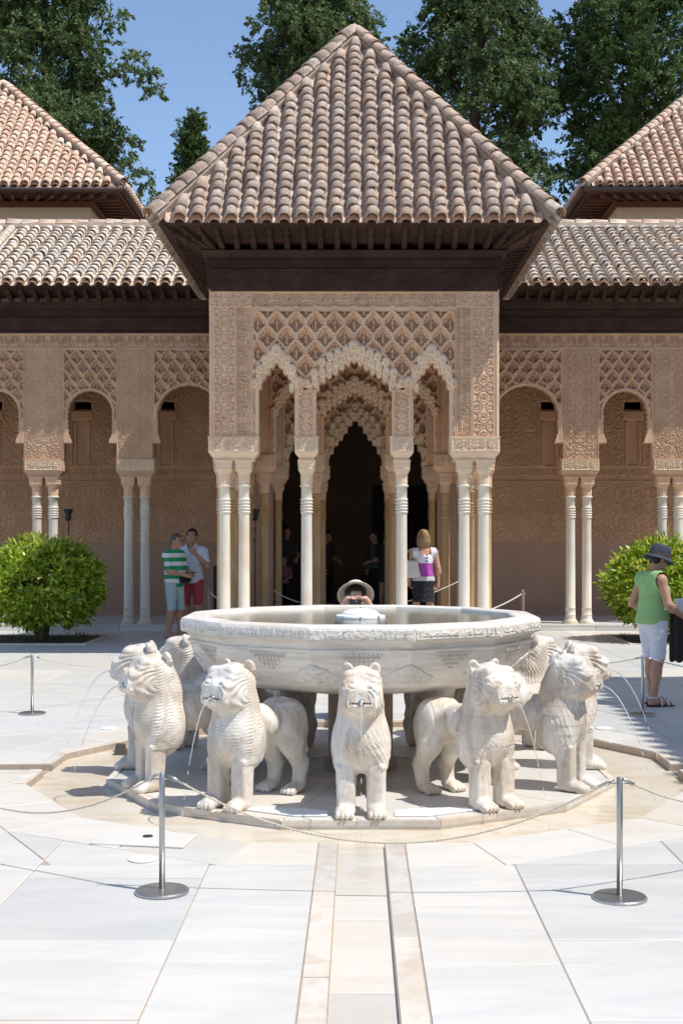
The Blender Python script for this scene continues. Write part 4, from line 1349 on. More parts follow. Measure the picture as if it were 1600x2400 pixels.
LL = {0:'marble lion facing straight out in front, its two paws nearest the channel', 1:'marble lion just right of the front lion, plated chest, spouting to the right',
 2:'marble lion on the right with a tufted mane, spouting beside a rope post', 3:'marble lion behind the tufted right lion, only head and chest edge showing', 4:'marble lion high on the right under the basin rim, back of its head showing',
 5:'marble lion in the dark behind the pedestal, at its right rear', 6:'marble lion hidden straight behind the central pedestal', 7:'marble lion in the dark behind the pedestal, at its left rear',
 8:'marble lion under the basin rim, its head raised behind the big left lion', 9:'marble lion mostly hidden behind the wavy-maned left lion, spouting the farther jet',
 10:'big marble lion on the left with a wavy mane, in profile behind a rope post', 11:'marble lion beside the front lion with pinkish wavy chest and visible hind legs'}
VAR = {0:3, 1:2, 2:1, 3:2, 4:3, 5:1, 6:0, 7:2, 8:0, 9:2, 10:0, 11:0}
for k in range(12):
    a = 2*math.pi*k/12
    l_ = thing('lion_statue', LL[k], 'lion statue', (FC.x+1.30*math.sin(a), FC.y-1.30*math.cos(a), .005), a, 'twelve lions carrying the basin')
    link('body', LION[VAR[k]], l_, local=True)
    link('nozzle', NOZ, l_, local=True)
    tag(link('water_jet', JET[(k*2) % 3 if k not in (2,3,9,10) else 2], l_, local=True), kind='stuff')

# ================================================================== basin
bas = thing('fountain_basin', 'wide twelve-sided white marble basin full of water, carved rim lettering', 'fountain', (FC.x, FC.y, 0))
def rings(prof, n=12):
    out = []
    for ap, z in prof: out.append([(x, y, z) for x, y in ngon(ap)])
    return out
outer = [(.30,.60),(.80,.63),(.98,.665),(1.04,.69),(1.065,.705),(1.135,.80),(1.18,.88),(1.195,.935),(1.212,.946),(1.214,.956),(1.196,.962),(1.20,.985),(1.222,1.006),(1.246,1.012),(1.256,1.018),(1.258,1.094),(1.250,1.108),(1.225,1.113),
         (1.10,1.113),(1.088,1.104),(1.06,1.03),(.70,.92),(.2,.90)]
MB().loft(rings(outer)).build('bowl', M['basin'], bas)
def m_basinwater():
    t = NT('basin water'); v = t.coord((1,2.2,1))
    t.out((.11,.095,.05), .02); t.b.inputs['Specular IOR Level'].default_value = .9
    t.bump(t.noise(v, 26, 3, .5, .4), .16, .01); return t.m
MB().add([(x,y,1.085) for x,y in ngon(1.085)], [tuple(range(12))]).build('water', m_basinwater(), bas)
dm = MB(); dm.lathe([(.02,1.0),(.175,1.0),(.182,1.092),(.178,1.104),(.145,1.107),(.138,1.114)], 40, (FC.x, FC.y), True)
dm.build('spout_base', M['white_sheet'], bas, False)
MB().lathe([(.138,1.112),(.132,1.122),(.108,1.138),(.068,1.148),(.03,1.152),(.012,1.153)], 40, (FC.x, FC.y)).build('spout_dome', M['white_sheet'], bas, True)
for k in range(8):
    a = R(-90)+2*math.pi*k/8
    p = Vector((FC.x+.178*math.cos(a), FC.y+.178*math.sin(a), 1.097)); d = Vector((math.cos(a), math.sin(a), 0))
    MB().tube([p-d*.01, p+d*.010], .007, 8).build('spout_hole', M['steel'], bas)
MB().tube([(FC.x,FC.y,1.148),(FC.x+.003,FC.y,1.158),(FC.x+.010,FC.y,1.160),(FC.x+.018,FC.y,1.154)], [.010,.008,.006,.003], 8).build('water_bubble', M['jet'], bas, True)
MB().lathe([(.27,-.01),(.27,.05),(.235,.07),(.235,.58),(.26,.62)], 14, (FC.x, FC.y)).build('pedestal', plain('brown marble pedestal', (.34,.245,.18), (.25,.175,.125), 6, .6, bump=.2), bas)
# lettering and carved panels on every face
VT = [text_mesh('rim lettering', t, .60, .060, .009, M['basin']) for t in VERSE]
def tri_rel(X, Z):
    p = .030; u = ((X/p) % 1)-.5; v = ((Z/p) % 1)-.5
    h = np.where((np.abs(u) < .16) | (np.abs(v) < .16), .007, -.011)
    return np.where(np.hypot(np.abs(u)-.5, np.abs(v)-.5) < .3, -.011, h)
TRI = relief('lattice triangle', -.14, .14, -.13, .01, .006, tri_rel, lambda X, Z: np.abs(X) < .132*(1+Z/.125), .012, M['basin'], True)
def pal_rel(X, Z):
    A = np.abs(X); h = np.full_like(X, -.001)
    for cx, cz, r in ((0,.10,.045),(.055,.07,.04),(.10,.035,.035),(0,.04,.035),(.145,.012,.028)):
        d = np.hypot(A-cx, Z-cz); h = np.where(np.abs(d-r) < .007, .007, h); h = np.where(np.abs(d-r*.4) < .005, .005, h)
    return h
def pal_sol(X, Z):
    A = np.abs(X); m = np.zeros(X.shape, bool)
    for cx, cz, r in ((0,.10,.05),(.055,.07,.045),(.10,.035,.04),(0,.04,.045),(.145,.012,.033)): m |= np.hypot(A-cx, Z-cz) < r+.004
    return m & (Z > 0)
PAL = relief('palmette', -.19, .19, -.002, .156, .006, pal_rel, pal_sol, .012, M['basin'], True)
_c = np.empty(len(PAL.vertices)*3, np.float32); PAL.vertices.foreach_get('co', _c); _c = _c.reshape(-1,3); _c[:,1] += np.abs(_c[:,0])*math.tan(R(15))*.84; PAL.vertices.foreach_set('co', _c.ravel()); PAL.update()
def rim_noise(X, Z): return arabesque(X, Z, -.32, .32, .05, .0045, 71, 40, False)
RIM = relief('rim carving', -.325, .325, -.034, .034, .0065, rim_noise, None, .006, M['basin'])
tilt = math.atan2(.115, .155)
for k in range(12):
    a = 2*math.pi*k/12
    def place(nm, me, ap, z, side=0.0, tl=0.0):
        o = link(nm, me, bas, local=True)
        o.location = (ap*math.sin(a)+side*math.cos(a), -ap*math.cos(a)+side*math.sin(a), z)
        o.rotation_euler = (Matrix.Rotation(a, 4, 'Z') @ Matrix.Rotation(tl, 4, 'X')).to_euler()
        return o
    place('rim_carving', RIM, 1.2585, 1.056)
    tag(place('inscription', VT[k % 4], 1.2575, 1.056), kind='stuff')
    place('carved_triangle', TRI, 1.199, .920, 0, .47)
    a += R(15); place('carved_palmette', PAL, 1.090/math.cos(R(15)), .728, 0, .60)
# white boards lying between the front lions
for s, lab in ((-1, 'thin white board on the plinth, left of the front lion'), (1, 'thin white board on the plinth, right of the front lion')):
    mb = MB(); pp = [(s*.20,-1.66),(s*.40,-1.66),(s*.74,-1.47),(s*.62,-1.42),(s*.35,-1.46),(s*.20,-1.52)]
    if s < 0: pp = pp[::-1]
    mb.prism([(FC.x+a, FC.y+b) for a, b in pp], .007, .013)
    o = mb.build('white_board', M['white_sheet']); tag(o, lab, 'board', 'white boards on the plinth')
# ================================================================== foliage
def m_leaf(name, stops, rough=.6, trans=.25, spec=.3, clump=1.2):
    t = NT(name); ge = t.n('ShaderNodeNewGeometry'); v = t.coord((1,1,1))
    r = t.math('ADD', t.math('MULTIPLY', ge.outputs['Random Per Island'], .6), t.math('MULTIPLY', t.noise(v, clump, 3), .4))
    c = t.ramp(r, stops); t.out(c, rough, 0, spec)
    tr = t.n('ShaderNodeBsdfTranslucent'); t.l(t.mix(.5, c, (.45,.55,.08), 'MULTIPLY'), tr.inputs[0]); t.l(c, tr.inputs[0])
    mx = t.n('ShaderNodeMixShader'); mx.inputs[0].default_value = trans
    out = t.t.nodes['Material Output']; t.l(t.b.outputs[0], mx.inputs[1]); t.l(tr.outputs[0], mx.inputs[2]); t.l(mx.outputs[0], out.inputs[0])
    return t.m
M['bark'] = plain('grey brown bark', (.20,.145,.105), (.10,.07,.05), 8, .9, bump=.6, bscale=30, stretch=(3,3,.6))
M['cypress'] = m_leaf('cypress spray', [(.2,(.065,.115,.042)),(.5,(.125,.185,.070)),(.8,(.235,.29,.125))], .75, .3, .2, .6)
M['cypress_dark'] = m_leaf('dark conifer spray', [(.2,(.050,.095,.032)),(.5,(.10,.165,.055)),(.8,(.185,.25,.085))], .75, .25, .2, .6)
M['orange_leaf'] = m_leaf('glossy orange leaf', [(.18,(.08,.18,.012)),(.42,(.23,.37,.02)),(.62,(.45,.54,.05)),(.80,(.70,.68,.14))], .36, .35, .5, 3.0)

def leaf_quads(C, Dr, Sd, L, Wd, fold=0.0):
    """diamond leaves: centres C, unit axes Dr (length) and Sd (width)"""
    L = L[:,None]; Wd = Wd[:,None]
    Nn = np.cross(Dr, Sd)
    v = np.stack([C-Dr*L*.5, C+Sd*Wd*.5-Dr*L*.05+Nn*Wd*fold, C+Dr*L*.5, C-Sd*Wd*.5-Dr*L*.05+Nn*Wd*fold], 1).reshape(-1,3)
    return v, np.arange(len(v)).reshape(-1,4)
def unit(a): return a/np.maximum(np.linalg.norm(a, axis=1, keepdims=True), 1e-6)

def conifer(name, label, x, y, z0, ztop, rad, seed, mat, n_clump=230, per=190, shape='column', side=None, clump_r=(.45,.95), droop=.45, extra=()):
    r = np.random.default_rng(seed)
    tr = thing(name, label, 'tree', (x, y, 0), group='tall trees behind the palace')
    H = ztop-z0
    tk = MB(); pts = [(math.sin(k*1.3+seed)*.10*k/6, math.cos(k*.9+seed)*.10*k/6, z0*0+ (ztop-.6)*k/10) for k in range(11)]
    tk.tube(pts, [.42*(1-.9*k/10)+.03 for k in range(11)], 9); tro = tk.build('trunk', M['bark'], tr, True, True)
    cen = []
    lim = MB()
    for i in range(n_clump):
        t = r.random()**.85
        z = z0+H*t
        env = rad*(1-.62*max(0, t-.55)/.45) if shape == 'column' else rad*(1.02-t)**.8
        env *= .8+.25*math.sin(z*1.7+seed)*math.sin(z*.9+2*seed)+.12*r.random()
        a = r.random()*2*math.pi
        q = env*(.45+.55*r.random()**.5)
        cen.append((q*math.cos(a), q*math.sin(a), z, r.uniform(*clump_r)*(1 if shape == 'column' else .35+.65*(1-t))))
    for e in extra: cen.append(e)
    for (cx, cy, cz, cr) in cen[::9]:
        zb = max(z0*.6, cz-1.0-.25*math.hypot(cx, cy))
        lim.tube([(0,0,zb), (cx*.5,cy*.5,(zb+cz)/2+.15), (cx,cy,cz)], [.07,.05,.015], 5)
    tag(lim.build('branches', M['bark'], tr, True, True), kind='stuff')
    P = []; Dd = []; Lw = []
    for cx, cy, cz, cr in cen:
        nt_ = int(13*(cr/.7)**1.6)+4
        td = unit(r.normal(size=(nt_,3))*np.array([1,1,.85])+np.array([0,0,.15])); tc = td*cr*(.55+.5*r.random((nt_,1)))*np.array([1,1,.8])+np.array([cx,cy,cz])
        k = max(10, int(per*.18))
        tr_ = r.uniform(.10,.21,(nt_,1,1))
        ax = unit(td*np.array([1,1,.5])*.6+r.normal(size=(nt_,3))*.3+np.array([0,0,-droop]))
        along = r.random((nt_,k,1))**.8
        p = tc[:,None,:]+ax[:,None,:]*(along-.35)*tr_*3.2+r.normal(size=(nt_,k,3))*tr_*.46*(1.15-along*.8)
        P.append(p.reshape(-1,3)); Dd.append(unit((ax[:,None,:]*.9+r.normal(size=(nt_,k,3))*.6).reshape(-1,3)))
    P = np.concatenate(P); Dd = np.concatenate(Dd)
    Sd = unit(np.cross(Dd, unit(r.normal(size=Dd.shape))))
    n = len(P); V, Q = leaf_quads(P, Dd, Sd, r.uniform(.10,.21,n), r.uniform(.04,.085,n), .2)
    o = link('crown', np_mesh(name+' crown', V, Q, mat, False), tr, local=True)
    return tr

conifer('cypress_tree', 'ragged tall cypress above the pink tower roof, hanging sprays against the sky', -10.35, 42, 7.5, 23.0, 2.35, 5, M['cypress'], 280, 200,
        extra=[(2.8,-.4,16.9,.55),(3.2,-.3,17.3,.45),(3.5,-.3,16.7,.40),(3.8,-.3,16.2,.3),(2.5,-.4,13.3,.6),(3.0,-.3,13.7,.5),(3.4,-.3,13.0,.45),(2.9,-.4,12.3,.55),(3.6,-.3,12.3,.35),(2.3,-.3,15.2,.55),(2.4,-.3,18.6,.6),(2.2,-.3,20.2,.55)])
conifer('small_cypress', 'small pointed cypress standing alone in the strip of sky', -6.1, 47, 10.5, 17.2, 1.75, 9, M['cypress_dark'], 170, 160, 'cone', clump_r=(.35,.6), droop=-.2)
conifer('cypress_tree', 'tall cypress behind the left slope of the pavilion roof', -1.45, 42, 13.8, 24.0, 1.95, 13, M['cypress'], 170, 200, extra=[(-1.9,-.3,16.6,.55),(-1.7,-.4,17.5,.7),(-2.0,-.2,20.3,.6)])
conifer('cypress_tree', 'broad sunlit cypress behind the right slope of the pavilion roof', 3.95, 42, 8.5, 22.4, 2.45, 21, M['cypress'], 270, 210)
conifer('dark_conifer', 'darkest dense conifer at the upper right edge, bare branches low down', 9.6, 43.5, 9.5, 25.0, 3.35, 33, M['cypress_dark'], 330, 210, droop=-.1)

def orange_tree(label, x, y, seed, n=18600):
    r = np.random.default_rng(seed)
    t = thing('orange_bush', label, 'bush', (x, y, 0), group='clipped orange bushes')
    rad = np.array([.98,.95,.70]); c = np.array([0,0,.88])
    for k in range(3):
        a = seed+k*2.1; mb = MB()
        mb.tube([(.05*math.cos(a),.05*math.sin(a),0),(.12*math.cos(a),.12*math.sin(a),.25),(.34*math.cos(a),.34*math.sin(a),.7)], [.055,.045,.03], 8)
        mb.build('stem', M['bark'], t, True, True)
    nc = 620
    d = unit(r.normal(size=(nc,3)))
    bump_ = 1+.045*np.sin(d[:,:1]*7+seed)*np.sin(d[:,1:2]*6+1)+.03*np.sin(d[:,2:3]*9+d[:,:1]*5)+r.normal(size=(nc,1))*.022
    cc = d*rad*bump_*np.where(r.random((nc,1)) < .25, .78, .93)+c
    k = n//nc
    off = r.normal(size=(nc,k,3))*.055+d[:,None,:]*r.normal(size=(nc,k,1))*.05
    p = (cc[:,None,:]+off).reshape(-1,3); dd = np.repeat(d, k, 0); rad_ = (off/.07).reshape(-1,3)
    keep = p[:,2] > .21+.06*np.sin(p[:,0]*9)+.03*np.sin(p[:,0]*31)
    p, dd, rad_ = p[keep], dd[keep], rad_[keep]; n = len(p)
    Dr = unit(dd*.6+rad_*.55+r.normal(size=(n,3))*.45+np.array([0,0,.1])); Sd = unit(np.cross(Dr, unit(dd+r.normal(size=(n,3))*.6)))
    V, Q = leaf_quads(p, Dr, Sd, r.uniform(.07,.125,n), r.uniform(.034,.056,n), .2)
    link('crown', np_mesh('orange bush crown', V, Q, M['orange_leaf'], False), t, local=True)
    return t
orange_tree('clipped round orange bush in a bed at the left edge', -5.08, 20.5, 3)
orange_tree('clipped round orange bush behind the woman in green', 4.98, 20.5, 8)
M['grass'] = m_leaf('weed leaf', [(.2,(.04,.08,.015)),(.8,(.10,.16,.03))], .7, .3)
for s in (-1, 1):
    bed = MB(); x0, x1 = sorted((s*4.18, s*6.6)); bed.box(x0+.06, x1-.06, 19.66, 21.34, -.01, .012)
    b_ = tag(bed.build('planting_bed', M['soil']), 'square soil bed with marble edging under the %s bush' % ('left' if s < 0 else 'right'), 'planting bed', 'beds round the orange bushes')
    for a in ((x0,x1,19.60,19.66),(x0,x1,21.34,21.40),(x0,x0+.06,19.66,21.34),(x1-.06,x1,19.66,21.34)):
        MB().box(*a, -.01, .022).build('edging_stone', M['kerb'], b_)
    r = np.random.default_rng(70+s); n = 160
    p = np.stack([r.uniform(x0+.1,x1-.1,n), r.uniform(19.7,21.3,n), np.full(n,.03)+r.random(n)*.03], -1)
    Dr = unit(np.stack([r.normal(size=n)*.4, r.normal(size=n)*.4, np.ones(n)], -1)); Sd = unit(np.cross(Dr, unit(r.normal(size=(n,3)))))
    V, Q = leaf_quads(p, Dr, Sd, r.uniform(.04,.09,n), r.uniform(.01,.03,n))
    tag(link('weeds', np_mesh('weeds', V, Q, M['grass'], False), b_, (0,0,0)), kind='stuff')
# ================================================================== people
M['skin'] = plain('tanned skin', (.50,.285,.19), (.43,.235,.155), 6, .55, spec=.35)
M['skin_fair'] = plain('fair skin', (.60,.37,.27), (.52,.30,.21), 6, .55, spec=.35)
M['hair_dark'] = plain('dark hair', (.022,.016,.013), (.010,.008,.007), 30, .5, bump=.6, bscale=80, stretch=(1,1,.2))
M['hair_grey'] = plain('greying hair', (.11,.10,.09), (.04,.035,.03), 22, .6, bump=.6, bscale=80, stretch=(1,1,.3))
M['hair_blond'] = plain('blond hair', (.34,.22,.10), (.16,.10,.045), 26, .5, bump=.7, bscale=70, stretch=(1.4,1.4,.12))
def cloth(name, c, c2=None): return plain(name, c, c2 or tuple(q*.86 for q in c), 9, .85, bump=.35, bscale=14)
def m_bands(name, stops, axis=2):
    """garment made of horizontal bands (z in metres)"""
    t = NT(name); sx = t.n('ShaderNodeSeparateXYZ'); t.l(t.n('ShaderNodeTexCoord').outputs['Object'], sx.inputs[0])
    nd = t.n('ShaderNodeValToRGB'); nd.color_ramp.interpolation = 'CONSTANT'; cr = nd.color_ramp
    while len(cr.elements) < len(stops): cr.elements.new(.5)
    for e, (p, c) in zip(cr.elements, stops): e.position = p/2.0; e.color = (*c, 1)
    t.l(t.math('MULTIPLY', sx.outputs[axis], .5), nd.inputs[0]); t.out(nd.outputs[0], .85); t.bump(t.noise(t.coord(), 14, 3), .3, .01)
    return t.m

BASE = dict(hip=.92, waist=1.07, chest=1.30, sho=1.43, neck=1.50, head=1.635)
def joints(**kw):
    J = dict(pel=(0,0,.94), wai=(0,.0,1.08), che=(0,-.01,1.28), nec=(0,.0,1.47), hea=(0,-.02,1.635), htilt=0.0,
             sL=(.185,.01,1.41), sR=(-.185,.01,1.41), eL=(.235,.03,1.13), eR=(-.235,.03,1.13), wL=(.245,-.07,.90), wR=(-.245,-.07,.90),
             hL=(.095,0,.92), hR=(-.095,0,.92), kL=(.105,-.02,.50), kR=(-.105,-.02,.50), aL=(.11,.02,.09), aR=(-.11,.02,.09), tL=(.13,-.17,.03), tR=(-.13,-.17,.03),
             cL=.5, cR=.5, nL=(-1,0,0), nR=(1,0,0))
    J.update(kw); return {k: (np.array(v, float) if isinstance(v, tuple) else v) for k, v in J.items()}
def torso(s, J, inf=0.0, fem=0.0, belly=0.0, k=.06):
    s.ell(J['pel'], (.165+.012*fem+inf, .118+.015*fem+inf, .13+inf), k)
    s.ell(J['wai']+np.array([0,-.02*belly,0]), (.148-.008*fem+.025*belly+inf, .102+.05*belly+inf, .15+inf), k)
    s.ell(J['che'], (.165-.008*fem+inf, .112+inf, .17+inf), k)
    if fem:
        f = J.get('fwd', np.array([0,-1,0]))
        for x in (-1,1): s.ell(J['che']+f*.085+np.array([x*.075,0,-.04]), (.068+inf,.06+inf,.065+inf), .03)
    for a in 'LR':
        s.cone(J['nec']-np.array([0,0,.035]), J['s'+a]-np.array([0,0,.035]), .050+inf, .052+inf, k)
        s.ell(J['s'+a]-np.array([0,0,.03]), (.056+inf,.058+inf,.064+inf), .04)
def arm(s, J, a, inf=0.0, upto=2.0, fat=1.0):
    S, E, W = J['s'+a]-np.array([0,0,.025]), J['e'+a], J['w'+a]
    t = min(upto, 1.0); s.cone(S, S+(E-S)*t, .052*fat+inf, (.052-.011*t)*fat+inf, .03)
    if upto > 1:
        t = min(upto-1, 1); m = E+(W-E)*.3
        s.cone(E, E+(W-E)*t, .042*fat+inf, (.042-.015*t)*fat+inf, .02); s.ell(m, (.043*fat+inf,)*3, .04)
def leg(s, J, a, inf=0.0, upto=2.0, fat=1.0):
    H, K, A = J['h'+a], J['k'+a], J['a'+a]
    t = min(upto, 1.0); s.cone(H+np.array([0,0,-.02]), H+(K-H)*t, .088*fat+inf, (.088-.030*t)*fat+inf, .05)
    if upto > 1:
        t = min(upto-1, 1); s.cone(K, K+(A-K)*t, .054*fat+inf, (.054-.018*t)*fat+inf, .03)
        if upto >= 2: s.ell(K+(A-K)*.3+np.array([0,.015,0]), (.054*fat,.056*fat,.11), .04)
def hand(s, J, a, sc=1.0):
    E, W = J['e'+a], J['w'+a]; d = (W-E)/np.linalg.norm(W-E); n = J['n'+a]-d*(J['n'+a]@d); n = n/np.linalg.norm(n); t = np.cross(d, n)
    if a == 'L': t = -t
    P = W+d*.045*sc
    s.cone(W, P+d*.03*sc, .026*sc, .030*sc, .015); s.ell(P+t*.012*sc, (.034*sc,)*3, .015)
    for i, L in enumerate((.066,.076,.072,.056)):
        b = W+d*.085*sc+t*(1.5-i)*.0195*sc; c = J['c'+a]
        d1 = d*math.cos(c*.7)+n*math.sin(c*.7); d2 = d*math.cos(c*1.9)+n*math.sin(c*1.9)
        m = b+d1*L*.55*sc; s.cone(b, m, .0105*sc, .0095*sc, .006); s.cone(m, m+d2*L*.5*sc, .0095*sc, .008*sc, .004)
    b = W+d*.03*sc+t*.030*sc; m = b+(d*.55+t*.75+n*.35)*.042*sc; s.cone(b, m, .013*sc, .011*sc, .01); s.cone(m, m+(d*.85+t*.2+n*.45)*.035*sc, .011*sc, .009*sc, .005)
def head(s, J, sc=1.0):
    c = J['hea']; Rm = np.array((Matrix.Rotation(J.get('hturn', 0.0), 3, 'Z') @ Matrix.Rotation(J['htilt'], 3, 'X')), float)
    q = lambda x, y, z: c+Rm@np.array([x,y,z])*sc
    e = Euler((J['htilt'],0,J.get('hturn', 0.0)), 'XYZ')
    s.ell(q(0,.015,.025), (.076*sc,.095*sc,.092*sc), .02, rot=e)
    s.ell(q(0,-.035,-.045), (.060*sc,.062*sc,.078*sc), .03, rot=e)
    s.ell(q(0,-.055,-.100), (.030*sc,.028*sc,.024*sc), .03, rot=e)
    s.cone(q(0,-.092,.005), q(0,-.110,-.032), .011*sc, .016*sc, .012)
    s.ell(q(0,-.092,-.066), (.026*sc,.012*sc,.012*sc), .01, rot=e)
    for x in (-1,1):
        s.ell(q(x*.080,.012,-.012), (.010*sc,.022*sc,.034*sc), .006, rot=e)
        s.ell(q(x*.032,-.090,.012), (.020*sc,.014*sc,.012*sc), .006, 's', rot=e)
        s.ell(q(x*.032,-.082,.010), (.013*sc,)*3, .003)
        s.ell(q(x*.048,-.060,-.030), (.024*sc,.03*sc,.024*sc), .02, rot=e)
    s.cone(J['nec']-np.array([0,0,.03]), q(0,.02,-.06), .058*sc, .050*sc, .03)
    return q
def cut(V, Q, keep):
    k = keep(V); f = k[Q].all(1); Q = Q[f]; u = np.unique(Q); rm = np.full(len(V), -1); rm[u] = np.arange(len(u)); return V[u], rm[Q]
def bounds(J, pad=.17):
    P = np.array([v for k, v in J.items() if isinstance(v, np.ndarray) and k[0] in 'pwcnhseka' and k not in ('nL','nR')]+[J['tL'],J['tR']])
    lo = P.min(0)-pad; hi = P.max(0)+pad; lo[2] = -.03; return lo, hi
def garment(J, fn, res, wr=.004, keep=None, seed=0):
    lo, hi = bounds(J); s = SDF(lo, hi, res); fn(s); V, Q = s.mesh(); N = normals(V, Q)
    w_ = np.sin(V[:,2]*70+5*np.sin(V[:,0]*13+seed)+3*np.sin(V[:,1]*17))*np.sin(V[:,0]*23+V[:,1]*31+seed)
    V = V+N*(w_*wr)[:,None]
    return cut(V, Q, keep) if keep else (V, Q)

def person(label, loc, rz, J, skin, parts, H=1.75, res=.010, shoes=None, group=None, fat=1.0, fem=0.0, belly=0.0, faced=True, hsc=1.0):
    p = thing('person', label, 'person', loc, rz, group); sc = H/1.75; p.scale = (sc,sc,sc)
    lo, hi = bounds(J); s = SDF(lo, hi, res)
    torso(s, J, -.006, fem, belly)
    for a in 'LR': arm(s, J, a, 0, 2, fat); hand(s, J, a); leg(s, J, a, 0, 2, fat); s.cone(J['a'+a]-np.array([0,0,.03]), J['t'+a], .042, .030, .03); s.ell(J['a'+a]+np.array([0,.02,-.05]), (.036,.045,.038), .03)
    q = head(s, J, hsc); V, Q = s.mesh()
    link('body', np_mesh('person body', V, Q, skin, True), p, local=True)
    if faced:
        ey = MB()
        for x in (-1,1):
            c = q(x*.032,-.096,.010); ey = MB(); ey.lathe([(.001,-.005),(.0085,0),(.001,.005)], 8); o = ey.build('eye', M['hair_dark'], p, True, True); o.location = c
            b = MB(); b.tube([q(x*.015,-.098,.028), q(x*.034,-.099,.034), q(x*.052,-.086,.028)], [.003,.005,.003], 6); b.build('eyebrow', M['hair_dark'], p, True, True)
        mo = MB(); mo.tube([q(-.022,-.096,-.066), q(0,-.105,-.067), q(.022,-.096,-.066)], [.002,.004,.002], 6); mo.build('mouth', plain('lip', (.36,.13,.11)), p, True, True)
    for nm, fn, mat, keep, wr in parts:
        V, Q = garment(J, fn, res, wr, keep, hash(nm) % 7); link(nm, np_mesh('person '+nm, V, Q, mat, True), p, local=True)
    return p, q
def hair_fn(J, inf=.012, sc=1.0, long=0.0):
    def fn(s):
        c = J['hea']; Rm = np.array(Matrix.Rotation(J.get('hturn', 0.0), 3, 'Z') @ Matrix.Rotation(J['htilt'], 3, 'X'), float); q = lambda x,y,z: c+Rm@np.array([x,y,z])*sc
        e = Euler((J['htilt'],0,J.get('hturn', 0.0)), 'XYZ')
        s.ell(q(0,.018,.032), (.078*sc+inf,.097*sc+inf,.090*sc+inf), .02, rot=e)
        s.ell(q(0,.05,-.02), (.066*sc+inf,.055*sc+inf,.075*sc+inf), .02, rot=e)
        if long:
            s.ell(q(0,.05,-.06), (.085+inf,.06+inf,.13), .03, rot=e)
            for x in (-1,1): s.ell(q(x*.065,.015,-.06), (.035+inf,.05+inf,.11), .03, rot=e)
    return fn
def hair_keep(J, front=-.045, low=-.07, fz=.045):
    Rm = np.array(Matrix.Rotation(J.get('hturn', 0.0), 3, 'Z') @ Matrix.Rotation(J['htilt'], 3, 'X'), float)
    def keep(V):
        L = (V-J['hea'])@Rm
        return ~((L[:,1] < front) & (L[:,2] < fz)) & (L[:,2] > low) & ~((L[:,1] < .005) & (L[:,2] < -.005))
    return keep

# ---- the two men by the gallery
GREEN, WHT = (.01,.30,.12), (.74,.73,.77)
z_ = .0; st = [(0, WHT)]; zz = .72
while zz < 1.46:
    st.append((zz, GREEN)); st.append((zz+.062, WHT)); zz += .124
st = [(0,GREEN)]+[(.70+.072*k, WHT if k % 2 else GREEN) for k in range(0, 10)]+[(1.415, GREEN)]
J1 = joints(hea=(0,-.045,1.625), htilt=R(14), nec=(0,-.01,1.47), eL=(.235,-.06,1.12), eR=(-.235,-.06,1.12), wL=(.085,-.29,1.09), wR=(-.085,-.30,1.05), nL=(-.6,0,-1), nR=(.5,0,1), cL=.7, cR=.9,
            kL=(.10,-.05,.50), aL=(.10,-.03,.09), tL=(.12,-.22,.03), aR=(-.11,.05,.09), tR=(-.13,-.14,.03))
p, q = person('man in green and white striped shirt looking at a phone', (-3.02, 21.0, 0), R(62), J1, M['skin'],
  [('striped_shirt', lambda s: (torso(s, J1, .026, 0, .95), [arm(s, J1, a, .020, .78) for a in 'LR']), m_bands('green and white stripes', st), lambda V: (V[:,2] > .79) & (V[:,2] < 1.485), .004),
   ('shorts', lambda s: (torso(s, J1, .002, 0, .6), [leg(s, J1, a, .016, 1.06) for a in 'LR']), cloth('pale aqua shorts', (.42,.55,.53)), lambda V: (V[:,2] > .46) & (V[:,2] < .94), .004),
   ('hair', hair_fn(J1, .004), M['hair_grey'], hair_keep(J1, -.035, -.06, .07), .002)], 1.72, .011, belly=.8, fat=1.08)
wb_ = MB(); wb_.loft([[(x*w, y0, z) for x, y0, z in ((-1,-.205,.0),(1,-.205,.0),(1,-.135,.0),(-1,-.135,.0))] for w, z in ((.0,0),)] * 0 or [[(-w,-.20-d,z),(w,-.20-d,z),(w,-.14,z),(-w,-.14,z)] for z, w, d in ((.93,.06,.0),(.95,.10,.02),(1.02,.12,.03),(1.06,.11,.02),(1.075,.10,.0))])
o = wb_.build('waist_bag', cloth('black bag', (.015,.014,.016)), p, False, True); o.location = (.03,-.02,-.01)
ph = thing('phone', 'dark phone held by the man in the striped shirt', 'phone', (-3.02+.40*math.sin(R(62)), 21.0-.40*math.cos(R(62)), 1.085), R(62))
MB().box(-.035,.035,-.065,.065,-.004,.004).build('casing', plain('phone casing', (.03,.03,.035), rough=.3), ph, False, True); MB().box(-.031,.031,-.058,.058,.0045,.005).build('screen', plain('phone screen', (.02,.02,.025), rough=.1), ph, False, True)

J2 = joints(hea=(0,-.02,1.64), htilt=R(-4), eL=(.275,-.04,1.14), wL=(.085,-.155,1.355), nL=(-.5,.6,.3), cL=1.1, eR=(-.245,.02,1.13), wR=(-.20,-.12,.93), cR=.6)
p, q = person('young man in white polo shirt and red shorts, hand at his collar', (-2.80, 21.55, 0), R(-8), J2, M['skin'],
  [('polo_shirt', lambda s: (torso(s, J2, .024), [arm(s, J2, a, .020, .62) for a in 'LR']), cloth('white polo', (.70,.71,.79)), lambda V: (V[:,2] > .86) & (V[:,2] < 1.495) & ~((V[:,1] < -.06) & (V[:,2] > 1.40+np.abs(V[:,0])*1.2)), .004),
   ('shorts', lambda s: (torso(s, J2, .000), [leg(s, J2, a, .014, .92) for a in 'LR']), cloth('brick red shorts', (.43,.055,.085)), lambda V: (V[:,2] > .50) & (V[:,2] < .93), .004),
   ('hair', hair_fn(J2, .014), M['hair_dark'], hair_keep(J2, -.05, -.05, .06), .004)], 1.79, .011)
